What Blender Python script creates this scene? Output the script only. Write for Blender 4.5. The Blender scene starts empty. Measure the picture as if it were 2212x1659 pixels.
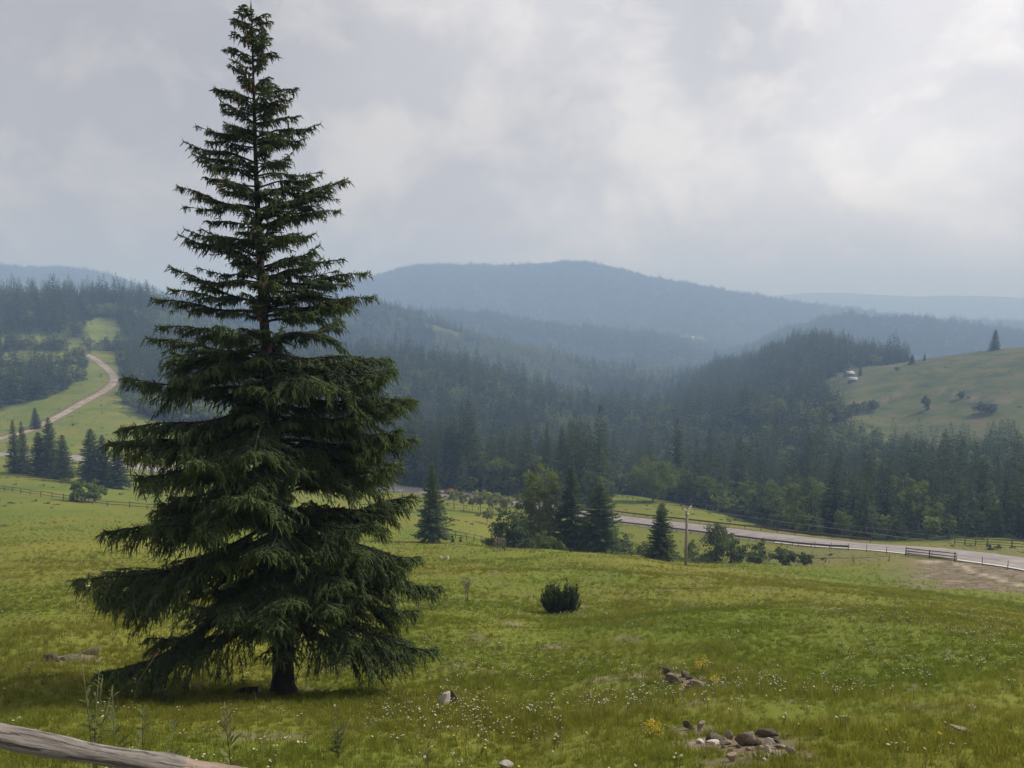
import bpy, math, random
import numpy as np
from mathutils import Vector, Matrix, Euler

random.seed(7)
rng = np.random.default_rng(7)
scene = bpy.context.scene
C = scene.collection
R = math.radians

# ------------------------------------------------------------------ camera
PITCH = 6.47                      # degrees below level
cam_data = bpy.data.cameras.new('camera')
cam_data.sensor_width = 36.0
cam_data.lens = 27.18
cam_data.clip_start = 0.05
cam_data.clip_end = 40000
cam = bpy.data.objects.new('camera', cam_data)
C.objects.link(cam)
cam.location = (0, 0, 0)          # eye level is z = 0, the land lies below
cam.rotation_euler = (R(90 - PITCH), 0, 0)
scene.camera = cam

# ------------------------------------------------------------------ light
SUN_AZ, SUN_EL = 67.0, 38.0       # azimuth clockwise from the view direction
sun_dir = Vector((math.sin(R(SUN_AZ)) * math.cos(R(SUN_EL)), math.cos(R(SUN_AZ)) * math.cos(R(SUN_EL)), math.sin(R(SUN_EL))))
sd = bpy.data.lights.new('sun', 'SUN')
sd.energy = 4.8
sd.angle = R(3.5)
sd.color = (1.0, 0.94, 0.85)
sun = bpy.data.objects.new('sun', sd)
C.objects.link(sun)
sun.rotation_euler = (-sun_dir).to_track_quat('-Z', 'Y').to_euler()

world = bpy.data.worlds.new('World')
scene.world = world
world.use_nodes = True
wn, wl = world.node_tree.nodes, world.node_tree.links
wn.clear()


def N(nodes, t, **kw):
    n = nodes.new(t)
    for k, v in kw.items():
        setattr(n, k, v)
    return n


def math_node(nodes, links, op, a, b=None, c=None, clamp=False):
    n = nodes.new('ShaderNodeMath')
    n.operation = op
    n.use_clamp = clamp
    for i, v in enumerate((a, b, c)):
        if v is None:
            continue
        if isinstance(v, (int, float)):
            n.inputs[i].default_value = v
        else:
            links.new(v, n.inputs[i])
    return n.outputs[0]


def ramp(nodes, links, fac, stops):
    n = nodes.new('ShaderNodeValToRGB')
    e = n.color_ramp.elements
    while len(e) < len(stops):
        e.new(0.5)
    for el, (p, col) in zip(e, stops):
        el.position = p
        el.color = (*col, 1) if len(col) == 3 else col
    links.new(fac, n.inputs[0])
    return n.outputs[0]


def mixc(nodes, links, fac, a, b, mode='MIX'):
    n = nodes.new('ShaderNodeMix')
    n.data_type = 'RGBA'
    n.blend_type = mode
    for sock, v in ((n.inputs[0], fac), (n.inputs[6], a), (n.inputs[7], b)):
        if isinstance(v, (int, float)):
            sock.default_value = v
        elif isinstance(v, tuple):
            sock.default_value = (*v, 1) if len(v) == 3 else v
        else:
            links.new(v, sock)
    return n.outputs[2]


def build_world():
    sky = N(wn, 'ShaderNodeTexSky', sky_type='NISHITA')
    sky.sun_disc = False
    sky.sun_elevation = R(SUN_EL)
    sky.sun_rotation = R(SUN_AZ)
    sky.air_density = 1.2
    sky.dust_density = 3.0
    tc = N(wn, 'ShaderNodeTexCoord')
    sep = N(wn, 'ShaderNodeSeparateXYZ')
    wl.new(tc.outputs['Generated'], sep.inputs[0])
    zc = math_node(wn, wl, 'MAXIMUM', sep.outputs[2], 0.0)
    den = math_node(wn, wl, 'ADD', zc, 0.7)
    u = math_node(wn, wl, 'DIVIDE', sep.outputs[0], den)
    v = math_node(wn, wl, 'DIVIDE', sep.outputs[1], den)
    comb = N(wn, 'ShaderNodeCombineXYZ')
    wl.new(u, comb.inputs[0])
    wl.new(v, comb.inputs[1])
    # broad layer of stratus
    n1 = N(wn, 'ShaderNodeTexNoise')
    n1.inputs['Scale'].default_value = 2.2
    n1.inputs['Detail'].default_value = 5
    n1.inputs['Roughness'].default_value = 0.5
    n1.inputs['Distortion'].default_value = 0.2
    mp = N(wn, 'ShaderNodeMapping')
    mp.inputs['Location'].default_value = (5.5, 6.6, 0)
    mp.inputs['Rotation'].default_value = (0, 0, R(-28))
    mp.inputs['Scale'].default_value = (1.0, 1.35, 1)
    wl.new(comb.outputs[0], mp.inputs[0])
    wl.new(mp.outputs[0], n1.inputs['Vector'])
    # puffy billows seen low over the hills (direction space, so they stand upright)
    mp2 = N(wn, 'ShaderNodeMapping')
    mp2.inputs['Location'].default_value = (0.9, 4.4, 3.3)
    mp2.inputs['Scale'].default_value = (1.0, 1.0, 1.25)
    wl.new(tc.outputs['Generated'], mp2.inputs[0])
    n2 = N(wn, 'ShaderNodeTexNoise')
    n2.inputs['Scale'].default_value = 6.0
    n2.inputs['Detail'].default_value = 6
    n2.inputs['Roughness'].default_value = 0.6
    n2.inputs['Distortion'].default_value = 0.25
    wl.new(mp2.outputs[0], n2.inputs['Vector'])
    f1 = ramp(wn, wl, n1.outputs[0], [(0.30, (0, 0, 0)), (0.70, (1, 1, 1))])
    f2 = ramp(wn, wl, n2.outputs[0], [(0.48, (0, 0, 0)), (0.63, (1, 1, 1))])
    base = mixc(wn, wl, f1, (5.0, 4.95, 5.3), (5.9, 5.8, 6.0))
    base = mixc(wn, wl, math_node(wn, wl, 'MULTIPLY', f2, 0.6), base, (7.7, 7.35, 7.1))
    # thin cloud around the veiled sun is brighter
    dt = N(wn, 'ShaderNodeVectorMath', operation='DOT_PRODUCT')
    wl.new(tc.outputs['Generated'], dt.inputs[0])
    dt.inputs[1].default_value = sun_dir
    g = math_node(wn, wl, 'MULTIPLY_ADD', dt.outputs['Value'], 1.0, 0.0, clamp=True)
    g = math_node(wn, wl, 'POWER', g, 1.3)
    gf = math_node(wn, wl, 'MULTIPLY_ADD', f1, 0.7, 0.6)
    g = math_node(wn, wl, 'MULTIPLY', g, gf)
    gain = math_node(wn, wl, 'MULTIPLY_ADD', g, 0.86, 0.88)
    vm = N(wn, 'ShaderNodeVectorMath', operation='SCALE')
    wl.new(base, vm.inputs[0])
    wl.new(gain, vm.inputs['Scale'])
    col = mixc(wn, wl, 0.93, sky.outputs[0], vm.outputs[0])
    bg = N(wn, 'ShaderNodeBackground')
    bg.inputs['Strength'].default_value = 0.1
    wl.new(col, bg.inputs[0])
    out = N(wn, 'ShaderNodeOutputWorld')
    wl.new(bg.outputs[0], out.inputs[0])


build_world()
HAZE_DENSITY = 0.00042
HAZE_COLOR = (0.42, 0.63, 1.0)

scene.view_settings.view_transform = 'Standard'
scene.view_settings.look = 'None'
scene.view_settings.gamma = 1
scene.view_settings.exposure = 0.0
scene.view_settings.use_curve_mapping = False
cy = scene.cycles
cy.use_denoising = True
cy.denoiser = 'OPENIMAGEDENOISE'
cy.max_bounces = 5
cy.diffuse_bounces = 2
cy.glossy_bounces = 2
cy.transmission_bounces = 2
cy.transparent_max_bounces = 4
cy.volume_bounces = 0
cy.sample_clamp_indirect = 4
cy.use_adaptive_sampling = True
cy.adaptive_threshold = 0.02

# ------------------------------------------------------------------ picture geometry helpers
# survey of the view: bearings and dips were read off a 2212 x 1659 copy of the photograph
PW, PH, PF = 2212.0, 1659.0, 1670.0
CP, SP = math.cos(R(PITCH)), math.sin(R(PITCH))


def dip(az, row):
    """tan(elevation) at bearing az (radians) of a picture row"""
    k = (PH / 2 - row) / PF
    return np.cos(az) * (k * CP - SP) / (CP + k * SP)


def az_of(x):
    return np.arctan((np.asarray(x, float) - PW / 2) / PF)


def pix(p):
    dep = p[1] * CP - p[2] * SP
    up = p[1] * SP + p[2] * CP
    return PW / 2 + PF * p[0] / dep, PH / 2 - PF * up / dep


def ray(x, y):
    u, k = (x - PW / 2) / PF, (PH / 2 - y) / PF
    d = np.array([u, CP + k * SP, -SP + k * CP])
    return d / np.hypot(d[0], d[1])       # one metre of level distance


# ------------------------------------------------------------------ noise
def _hash(ix, iy, seed):
    n = (ix.astype(np.int64) * 374761393 + iy.astype(np.int64) * 668265263 + seed * 144665) & 0x7fffffff
    n = ((n ^ (n >> 13)) * 1274126177) & 0x7fffffff
    return ((n ^ (n >> 16)) & 0xffff) / 65535.0


def vnoise(x, y, seed=0):
    x, y = np.asarray(x, float), np.asarray(y, float)
    ix, iy = np.floor(x), np.floor(y)
    fx, fy = x - ix, y - iy
    fx, fy = fx * fx * (3 - 2 * fx), fy * fy * (3 - 2 * fy)
    a, b = _hash(ix, iy, seed), _hash(ix + 1, iy, seed)
    c, d = _hash(ix, iy + 1, seed), _hash(ix + 1, iy + 1, seed)
    return (a + (b - a) * fx) * (1 - fy) + (c + (d - c) * fx) * fy


def fbm(x, y, seed=0, octv=4):
    s, a, t = 0, 0.5, 0
    for i in range(octv):
        s = s + a * vnoise(x * 2 ** i, y * 2 ** i, seed + i * 17)
        t += a
        a *= 0.5
    return s / t


# ------------------------------------------------------------------ the lie of the land
# feature lines across the view: [ (x, level distance, row or ('z', height)) ... ]
def Z(v):
    return ('z', v)


FEATS = [
    [(0, 0.5, Z(-1.75)), (2212, 0.5, Z(-1.75))],
    [(0, 2.6, Z(-2.55)), (610, 2.6, Z(-2.7)), (2212, 2.6, Z(-2.6))],
    [(0, 9.2, 1640), (300, 9.3, 1650), (1100, 9.6, 1659), (2212, 9.6, 1659)],
    [(0, 17, 1500), (610, 18, 1500), (1200, 17, 1500), (1800, 16.5, 1500), (2212, 16, 1500)],
    [(0, 33, 1320), (610, 35, 1320), (1200, 36, 1322), (1800, 33, 1330), (2212, 31, 1350)],
    [(0, 72, 1200), (300, 75, 1200), (610, 82, 1195), (850, 88, 1188), (1000, 88, 1182), (1200, 90, 1192), (1350, 97, 1200),
     (1500, 106, 1217), (1650, 106, 1219), (1800, 98, 1232), (1950, 88, 1250), (2212, 80, 1285)],
    [(0, 165, 1091), (300, 165, 1099), (610, 160, 1100), (850, 124, 1155), (1000, 120, 1160), (1110, 122, Z(-42.5)), (1200, 125, Z(-45.5)), (1350, 130, Z(-47.5)),
     (1500, 132, Z(-46.5)), (1650, 126, Z(-42.5)), (1800, 118, Z(-38.5)), (1950, 108, 1215), (2212, 100, 1238)],
    [(0, 330, 975), (170, 312, 988), (300, 300, 1010), (610, 285, 1035), (900, 262, 1062), (965, 253, 1070), (1120, 228, 1088), (1330, 192, 1116),
     (1500, 172, 1140), (1650, 158, 1158), (1800, 146, 1175), (1950, 134, 1188), (2212, 120, 1202)],
    [(0, 400, 948), (130, 420, 920), (300, 415, 920), (610, 385, 965), (900, 305, 1035), (1200, 262, 1066), (1400, 235, 1082), (1500, 215, 1102),
     (1650, 195, 1138), (1800, 182, 1158), (1950, 168, 1168), (2212, 152, 1172)],
    [(0, 480, 892), (130, 500, 862), (240, 520, 838), (330, 520, 862), (480, 480, Z(-72)), (610, 470, Z(-78)), (900, 430, Z(-90)), (1200, 400, Z(-98)),
     (1500, 385, Z(-94)), (1650, 360, Z(-88)), (1800, 330, Z(-80)), (1950, 310, Z(-74)), (2212, 285, Z(-66))],
    [(0, 700, 752), (150, 700, 752), (300, 720, 752), (480, 760, 775), (610, 790, 790), (800, 790, 782), (900, 780, 790), (1000, 775, 806), (1100, 765, 832), (1200, 750, 864),
     (1350, 690, 905), (1500, 600, 908), (1650, 540, 905), (1800, 495, 905), (1950, 470, 952), (2212, 440, 960)],
    [(0, 800, 700), (150, 800, 692), (300, 820, 695), (480, 900, Z(-85)), (610, 980, Z(-110)), (900, 1050, Z(-135)), (1200, 980, Z(-150)), (1400, 800, Z(-130)),
     (1500, 700, 895), (1650, 640, 868), (1750, 630, 862), (1810, 630, 845), (1850, 650, 818), (1900, 670, 800), (2000, 690, 778), (2100, 695, 764), (2212, 700, 750), (2400, 705, 735)],
    [(0, 900, 662), (150, 900, 652), (300, 910, 655), (380, 920, 668), (480, 1250, 690), (610, 1450, 672), (800, 1550, 662), (850, 1560, 668), (920, 1540, 690), (1000, 1500, 722), (1100, 1450, 750), (1200, 1380, 775),
     (1330, 1250, 815), (1430, 1050, 850), (1500, 940, 848), (1570, 920, 814), (1625, 912, 808), (1680, 905, 778), (1735, 900, 754), (1790, 900, 752), (1850, 900, 776), (1920, 900, 800), (2000, 900, 812), (2212, 900, 820)],
    [(0, 1700, Z(-140)), (1000, 1950, Z(-170)), (2212, 1700, Z(-170))],
    [(0, 2200, Z(-120)), (610, 2300, Z(-60)), (780, 2350, 690), (900, 2350, 680), (1000, 2350, 678), (1100, 2330, 692), (1200, 2300, 712), (1300, 2250, 722), (1400, 2250, 732), (1480, 2200, 757), (1530, 2200, 780), (1620, 2250, 762),
     (1700, 2300, 715), (1780, 2400, 697), (1850, 2450, 688), (2000, 2450, 698), (2100, 2450, 712), (2212, 2400, 725)],
    [(0, 2700, Z(-200)), (1300, 2750, Z(-190)), (1490, 2750, 726), (1600, 2800, Z(-190)), (2212, 2900, Z(-260))],
    [(0, 4000, 578), (75, 4000, 584), (150, 4000, 582), (200, 4000, 590), (300, 4000, 615), (380, 3900, 645), (500, 3800, 660), (610, 3700, 660), (700, 3700, 635), (780, 3700, 608),
     (850, 3700, 592), (900, 3700, 577), (960, 3700, 574), (1050, 3700, 579), (1150, 3700, 576), (1200, 3700, 570), (1250, 3700, 568), (1300, 3700, 580), (1400, 3650, 603), (1550, 3600, 630), (1700, 3600, 656),
     (1850, 3600, 676), (2000, 3600, 694), (2212, 3600, 706)],
    [(0, 4900, Z(-300)), (2212, 4900, Z(-300))],
    [(0, 7000, 655), (1200, 7000, 655), (1500, 7000, 650), (1650, 7000, 642), (1750, 7000, 631), (1850, 7000, 634), (1950, 7000, 640), (2100, 7000, 639), (2212, 7000, 644)],
    [(0, 9000, Z(-250)), (2212, 9000, Z(-250))],
]
AZ0, AZ1, NAZ = -70.0, 70.0, 1401
AZG = np.radians(np.linspace(AZ0, AZ1, NAZ))
ND = 900
LD0, LD1 = math.log(0.5), math.log(9000.0)
DG = np.exp(np.linspace(LD0, LD1, ND))


def smooth(a, w):
    k = np.exp(-0.5 * (np.arange(-3 * w, 3 * w + 1) / w) ** 2)
    k /= k.sum()
    return np.convolve(np.pad(a, 3 * w, mode='edge'), k, mode='valid')


def pchip(xk, yk, x):
    h = np.diff(xk)
    dl = np.diff(yk) / h
    m = np.zeros_like(yk)
    s = dl[:-1] * dl[1:] > 0
    w1, w2 = 2 * h[1:] + h[:-1], h[1:] + 2 * h[:-1]
    with np.errstate(divide='ignore', invalid='ignore'):
        mm = (w1 + w2) / (w1 / dl[:-1] + w2 / dl[1:])
    m[1:-1] = np.where(s, mm, 0)
    m[0], m[-1] = dl[0], dl[-1]
    i = np.clip(np.searchsorted(xk, x) - 1, 0, len(xk) - 2)
    t = (x - xk[i]) / h[i]
    t2, t3 = t * t, t * t * t
    return (2 * t3 - 3 * t2 + 1) * yk[i] + (t3 - 2 * t2 + t) * h[i] * m[i] + (-2 * t3 + 3 * t2) * yk[i + 1] + (t3 - t2) * h[i] * m[i + 1]


def build_table():
    ds, zs = [], []
    for k, f in enumerate(FEATS):
        az = az_of([q[0] for q in f])
        d = np.array([q[1] for q in f], float)
        z = np.array([q[2][1] if isinstance(q[2], tuple) else q[1] * dip(a, q[2]) for q, a in zip(f, az)])
        w = 12 if k < 9 else 6
        ds.append(smooth(np.interp(AZG, az, d), w))
        zs.append(smooth(np.interp(AZG, az, z), w))
    ds, zs = np.array(ds), np.array(zs)
    T = np.empty((NAZ, ND))
    for i in range(NAZ):
        T[i] = pchip(ds[:, i], zs[:, i], DG)
    return T


TAB = build_table()


def z_raw(x, y):
    x, y = np.asarray(x, float), np.asarray(y, float)
    d = np.maximum(np.hypot(x, y), 0.5)
    a = (np.degrees(np.arctan2(x, y)) - AZ0) / (AZ1 - AZ0) * (NAZ - 1)
    a = np.clip(a, 0, NAZ - 1.001)
    l = np.clip((np.log(d) - LD0) / (LD1 - LD0) * (ND - 1), 0, ND - 1.001)
    i, j = a.astype(int), l.astype(int)
    fa, fl = a - i, l - j
    z = (TAB[i, j] * (1 - fa) + TAB[i + 1, j] * fa) * (1 - fl) + (TAB[i, j + 1] * (1 - fa) + TAB[i + 1, j + 1] * fa) * fl
    # hummocks of the meadow and gullies of the hills
    near = np.clip((d - 4) / 8, 0, 1)
    z = z + near * np.clip(1.6 - d / 160, 0, 1) * ((fbm(x / 2.3, y / 2.3, 3, 3) - 0.5) * 0.22 + (fbm(x / 9.0, y / 9.0, 9, 3) - 0.5) * 0.7)
    far = np.clip((d - 500) / 900, 0, 1)
    z = z + far * (fbm(x / 170.0, y / 170.0, 21, 4) - 0.5) * 14 * np.clip(d / 2500, 0.3, 1)
    return z


def at_xd(x, d, zfun=None):
    """point on the ground at picture column x and level distance d"""
    zfun = zfun or ground_z
    a = float(az_of(x))
    for _ in range(4):
        px, py = d * math.sin(a), d * math.cos(a)
        pz = float(zfun(px, py))
        a += (x - pix((px, py, pz))[0]) / PF * 0.9
    return np.array([px, py, float(zfun(px, py))])


# roads: centre lines over the ground
def catmull(pts, n=12):
    P = np.vstack([2 * pts[0] - pts[1], pts, 2 * pts[-1] - pts[-2]])
    out = []
    for i in range(1, len(P) - 2):
        for t in np.linspace(0, 1, n, endpoint=False):
            a, b, c, d = P[i - 1], P[i], P[i + 1], P[i + 2]
            out.append(0.5 * (2 * b + (c - a) * t + (2 * a - 5 * b + 4 * c - d) * t * t + (3 * b - a - 3 * c + d) * t ** 3))
    out.append(pts[-1])
    return np.array(out)


def road_line(ctrl):
    pts = np.array([at_xd(x, d, z_raw) for x, d in ctrl])
    p = catmull(pts, 10)
    p[:, 2] = smooth(p[:, 2], 5)
    return p


MAIN = road_line([(-420, 400), (-200, 360), (0, 330), (170, 312), (300, 300), (610, 285), (900, 262), (965, 253), (1120, 228), (1330, 192), (1500, 172), (1650, 158),
                  (1800, 146), (1950, 134), (2212, 120), (2450, 108), (2700, 98)])
UPPER = road_line([(-300, 330), (-150, 350), (0, 398), (70, 420), (130, 452), (180, 485), (222, 512), (243, 540), (245, 575), (225, 620), (200, 660), (160, 700)])
MAIN_W, UPPER_W = 7.6, 4.6


def near_line(x, y, line):
    """distance to a centre line, and its height there"""
    sh = np.shape(x)
    x, y = np.ravel(x), np.ravel(y)
    best = np.full(x.shape, 1e9)
    zz = np.zeros(x.shape)
    for a, b in zip(line[:-1], line[1:]):
        ab = b[:2] - a[:2]
        t = np.clip(((x - a[0]) * ab[0] + (y - a[1]) * ab[1]) / max(ab @ ab, 1e-9), 0, 1)
        dd = np.hypot(x - a[0] - t * ab[0], y - a[1] - t * ab[1])
        m = dd < best
        best = np.where(m, dd, best)
        zz = np.where(m, a[2] + t * (b[2] - a[2]), zz)
    return best.reshape(sh), zz.reshape(sh)


def ground_z(x, y):
    z = z_raw(x, y)
    d = np.hypot(x, y)
    scalar = np.ndim(z) == 0
    x, y, z, d = np.atleast_1d(x).astype(float), np.atleast_1d(y).astype(float), np.atleast_1d(z).astype(float), np.atleast_1d(d)
    for line, w in ((MAIN, MAIN_W), (UPPER, UPPER_W)):
        m = (d > 85) & (d < 760)
        if m.any():
            q, zl = near_line(x[m], y[m], line)
            t = np.clip((q - (w / 2 + 1.2)) / 7.0, 0, 1)
            t = t * t * (3 - 2 * t)
            z[m] = (zl - 0.06) * (1 - t) + z[m] * t
    return float(z[0]) if scalar else z


def G(x, y):
    """where the sight line of picture point (x, y) meets the ground"""
    r = ray(x, y)
    ds = np.exp(np.linspace(math.log(2), math.log(8900), 4000))
    zz = ground_z(r[0] * ds, r[1] * ds)
    hit = np.nonzero(zz >= r[2] * ds)[0]
    i = hit[0] if len(hit) else len(ds) - 1
    d = ds[i]
    if i > 0:
        g0, g1 = zz[i - 1] - r[2] * ds[i - 1], zz[i] - r[2] * ds[i]
        d = ds[i - 1] + (ds[i] - ds[i - 1]) * (-g0 / (g1 - g0)) if g1 != g0 else d
    px, py = r[0] * d, r[1] * d
    return np.array([px, py, ground_z(px, py)])


def px_height(p, rows):
    """height in metres of something that stands at p and covers this many picture rows"""
    return rows * (p[1] * CP - p[2] * SP) / PF / CP


# ------------------------------------------------------------------ mesh helpers
def mesh_np(name, verts, quads=None, tris=None, mats=(), attr=None, smooth_shade=False, mat_q=None):
    me = bpy.data.meshes.new(name)
    verts = np.asarray(verts, np.float32).reshape(-1, 3)
    quads = np.zeros((0, 4), np.int32) if quads is None or len(quads) == 0 else np.asarray(quads, np.int32)
    tris = np.zeros((0, 3), np.int32) if tris is None or len(tris) == 0 else np.asarray(tris, np.int32)
    me.vertices.add(len(verts))
    me.vertices.foreach_set('co', verts.ravel())
    loops = np.concatenate([quads.ravel(), tris.ravel()])
    me.loops.add(len(loops))
    me.loops.foreach_set('vertex_index', loops)
    npoly = len(quads) + len(tris)
    me.polygons.add(npoly)
    start = np.concatenate([np.arange(len(quads)) * 4, len(quads) * 4 + np.arange(len(tris)) * 3]).astype(np.int32)
    tot = np.concatenate([np.full(len(quads), 4), np.full(len(tris), 3)]).astype(np.int32)
    me.polygons.foreach_set('loop_start', start)
    me.polygons.foreach_set('loop_total', tot)
    if smooth_shade:
        me.polygons.foreach_set('use_smooth', np.ones(npoly, bool))
    if mat_q is not None:
        me.polygons.foreach_set('material_index', np.asarray(mat_q, np.int32))
    for m in mats:
        me.materials.append(m)
    for k, v in (attr or {}).items():
        a = me.attributes.new(k, 'FLOAT', 'POINT')
        a.data.foreach_set('value', np.asarray(v, np.float32))
    me.update()
    me.validate()
    return me


class MB:
    """collects pieces of one mesh"""

    def __init__(s):
        s.v, s.q, s.t, s.a, s.n = [], [], [], [], 0

    def add(s, v, q=None, t=None, a=0.0):
        v = np.asarray(v, float).reshape(-1, 3)
        s.v.append(v)
        if q is not None and len(q):
            s.q.append(np.asarray(q, int).reshape(-1, 4) + s.n)
        if t is not None and len(t):
            s.t.append(np.asarray(t, int).reshape(-1, 3) + s.n)
        s.a.append(np.broadcast_to(np.asarray(a, float), (len(v),)))
        s.n += len(v)

    def box(s, c, size, rz=0.0, a=0.0):
        h = np.array(size) / 2
        v = np.array([[x, y, z] for x in (-1, 1) for y in (-1, 1) for z in (-1, 1)]) * h
        cr, sr = math.cos(rz), math.sin(rz)
        v = np.c_[v[:, 0] * cr - v[:, 1] * sr, v[:, 0] * sr + v[:, 1] * cr, v[:, 2]] + np.array(c)
        s.add(v, [[0, 1, 3, 2], [4, 6, 7, 5], [0, 4, 5, 1], [2, 3, 7, 6], [0, 2, 6, 4], [1, 5, 7, 3]], a=a)

    def tube(s, pts, rad, n=6, cap=True, a=0.0, wob=0.0, seed=0):
        pts = np.asarray(pts, float)
        rad = np.broadcast_to(np.asarray(rad, float), (len(pts),))
        r_ = np.random.default_rng(seed)
        tan = np.gradient(pts, axis=0)
        tan /= np.linalg.norm(tan, axis=1)[:, None] + 1e-12
        ref = np.array([0, 0, 1.0]) if abs(tan[:, 2]).mean() < 0.8 else np.array([1.0, 0, 0])
        vs = []
        an = np.arange(n) / n * 2 * math.pi
        for p, t, r in zip(pts, tan, rad):
            u = np.cross(t, ref)
            u /= np.linalg.norm(u) + 1e-12
            w = np.cross(t, u)
            rr = r * (1 + wob * r_.uniform(-1, 1, n))
            vs.append(p + np.outer(np.cos(an) * rr, u) + np.outer(np.sin(an) * rr, w))
        m = len(pts)
        q = [[i * n + k, i * n + (k + 1) % n, (i + 1) * n + (k + 1) % n, (i + 1) * n + k] for i in range(m - 1) for k in range(n)]
        v = np.vstack(vs)
        t = []
        if cap:
            v = np.vstack([v, pts[0], pts[-1]])
            t = [[m * n, (k + 1) % n, k] for k in range(n)] + [[m * n + 1, (m - 1) * n + k, (m - 1) * n + (k + 1) % n] for k in range(n)]
        s.add(v, q, t, a)

    def strands(s, p0, p1, p2, r, a=0.0, rs=None):
        """many needle-clad shoots: three-sided, through p0 and p1 to a point at p2"""
        p0, p1, p2 = (np.asarray(k, float) for k in (p0, p1, p2))
        n = len(p0)
        if n == 0:
            return
        r = np.broadcast_to(np.asarray(r, float), (n,))
        rs = rs or np.random.default_rng(n)
        d = p2 - p0
        d /= np.linalg.norm(d, axis=1)[:, None] + 1e-9
        ref = rs.normal(size=(n, 3))
        u = np.cross(d, ref)
        u /= np.linalg.norm(u, axis=1)[:, None] + 1e-9
        w = np.cross(d, u)
        V = np.empty((n, 7, 3))
        for k in range(3):
            an = 2 * math.pi * k / 3
            o = (u * math.cos(an) + w * math.sin(an)) * r[:, None]
            V[:, k] = p0 + o * 0.8
            V[:, 3 + k] = p1 + o
        V[:, 6] = p2
        b = (np.arange(n) * 7)[:, None]
        q = np.concatenate([b + np.array([[k, (k + 1) % 3, 3 + (k + 1) % 3, 3 + k]]) for k in range(3)])
        t = np.concatenate([b + np.array([[3 + k, 3 + (k + 1) % 3, 6]]) for k in range(3)])
        aa = np.repeat(np.broadcast_to(np.asarray(a, float), (n,)), 7)
        s.add(V.reshape(-1, 3), q, t, aa)

    def leaves(s, c, size, rs, a=0.0, up=0.35):
        """leaf faces: one quad for each centre"""
        c = np.asarray(c, float)
        n = len(c)
        size = np.broadcast_to(np.asarray(size, float), (n,))
        nr = rs.normal(size=(n, 3))
        nr[:, 2] += up
        nr /= np.linalg.norm(nr, axis=1)[:, None]
        u = np.cross(nr, rs.normal(size=(n, 3)))
        u /= np.linalg.norm(u, axis=1)[:, None]
        w = np.cross(nr, u)
        u *= (size * 0.5)[:, None]
        w *= (size * 0.36)[:, None]
        V = np.stack([c - u, c - w, c + u, c + w], 1).reshape(-1, 3)
        q = (np.arange(n) * 4)[:, None] + np.arange(4)[None]
        s.add(V, q, a=np.repeat(np.broadcast_to(np.asarray(a, float), (n,)), 4))

    def mesh(s, name, mats=(), smooth_shade=False):
        v = np.vstack(s.v)
        q = np.vstack(s.q) if s.q else None
        t = np.vstack(s.t) if s.t else None
        return mesh_np(name, v, q, t, mats, {'tint': np.concatenate(s.a)}, smooth_shade)


def put(name, me, parent=None, loc=None):
    o = bpy.data.objects.new(name, me)
    C.objects.link(o)
    if parent is not None:
        o.parent = parent
    if loc is not None:
        o.location = loc
    return o


def thing(name, label, cat, loc=(0, 0, 0), rz=0.0, scale=1.0, group=None):
    o = bpy.data.objects.new(name, None)
    o.empty_display_size = 0.2
    C.objects.link(o)
    o.location = loc
    o.rotation_euler = (0, 0, rz)
    o.scale = (scale,) * 3 if np.isscalar(scale) else scale
    return tag(o, label, cat, group)


def tag(o, label=None, cat=None, group=None, kind=None):
    if label:
        o['label'] = label
    if cat:
        o['category'] = cat
    if group:
        o['group'] = group
    if kind:
        o['kind'] = kind
    return o


# ------------------------------------------------------------------ materials
def new_mat(name):
    m = bpy.data.materials.new(name)
    m.use_nodes = True
    m.node_tree.nodes.clear()
    return m, m.node_tree.nodes, m.node_tree.links


def foliage_mat(name, dark, light, tip, trans=0.3, rough=0.7, spec=0.25, noise=0.0):
    """leaves and needles: colour varies by plant, by clump and by age of the shoot"""
    m, n, l = new_mat(name)
    oi = N(n, 'ShaderNodeObjectInfo')
    at = N(n, 'ShaderNodeAttribute', attribute_name='tint')
    base = mixc(n, l, oi.outputs['Random'], dark, light)
    fac = math_node(n, l, 'MULTIPLY', at.outputs['Fac'], 1.0, clamp=True)
    col = mixc(n, l, fac, base, tip)
    p = N(n, 'ShaderNodeBsdfPrincipled')
    p.inputs['Roughness'].default_value = rough
    p.inputs['Specular IOR Level'].default_value = spec
    l.new(col, p.inputs['Base Color'])
    t = N(n, 'ShaderNodeBsdfTranslucent')
    l.new(mixc(n, l, 1.0, col, (1.15, 1.2, 0.7), 'MULTIPLY'), t.inputs['Color'])
    mx = N(n, 'ShaderNodeMixShader')
    mx.inputs[0].default_value = trans
    l.new(p.outputs[0], mx.inputs[1])
    l.new(t.outputs[0], mx.inputs[2])
    o = N(n, 'ShaderNodeOutputMaterial')
    l.new(mx.outputs[0], o.inputs[0])
    return m


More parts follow.
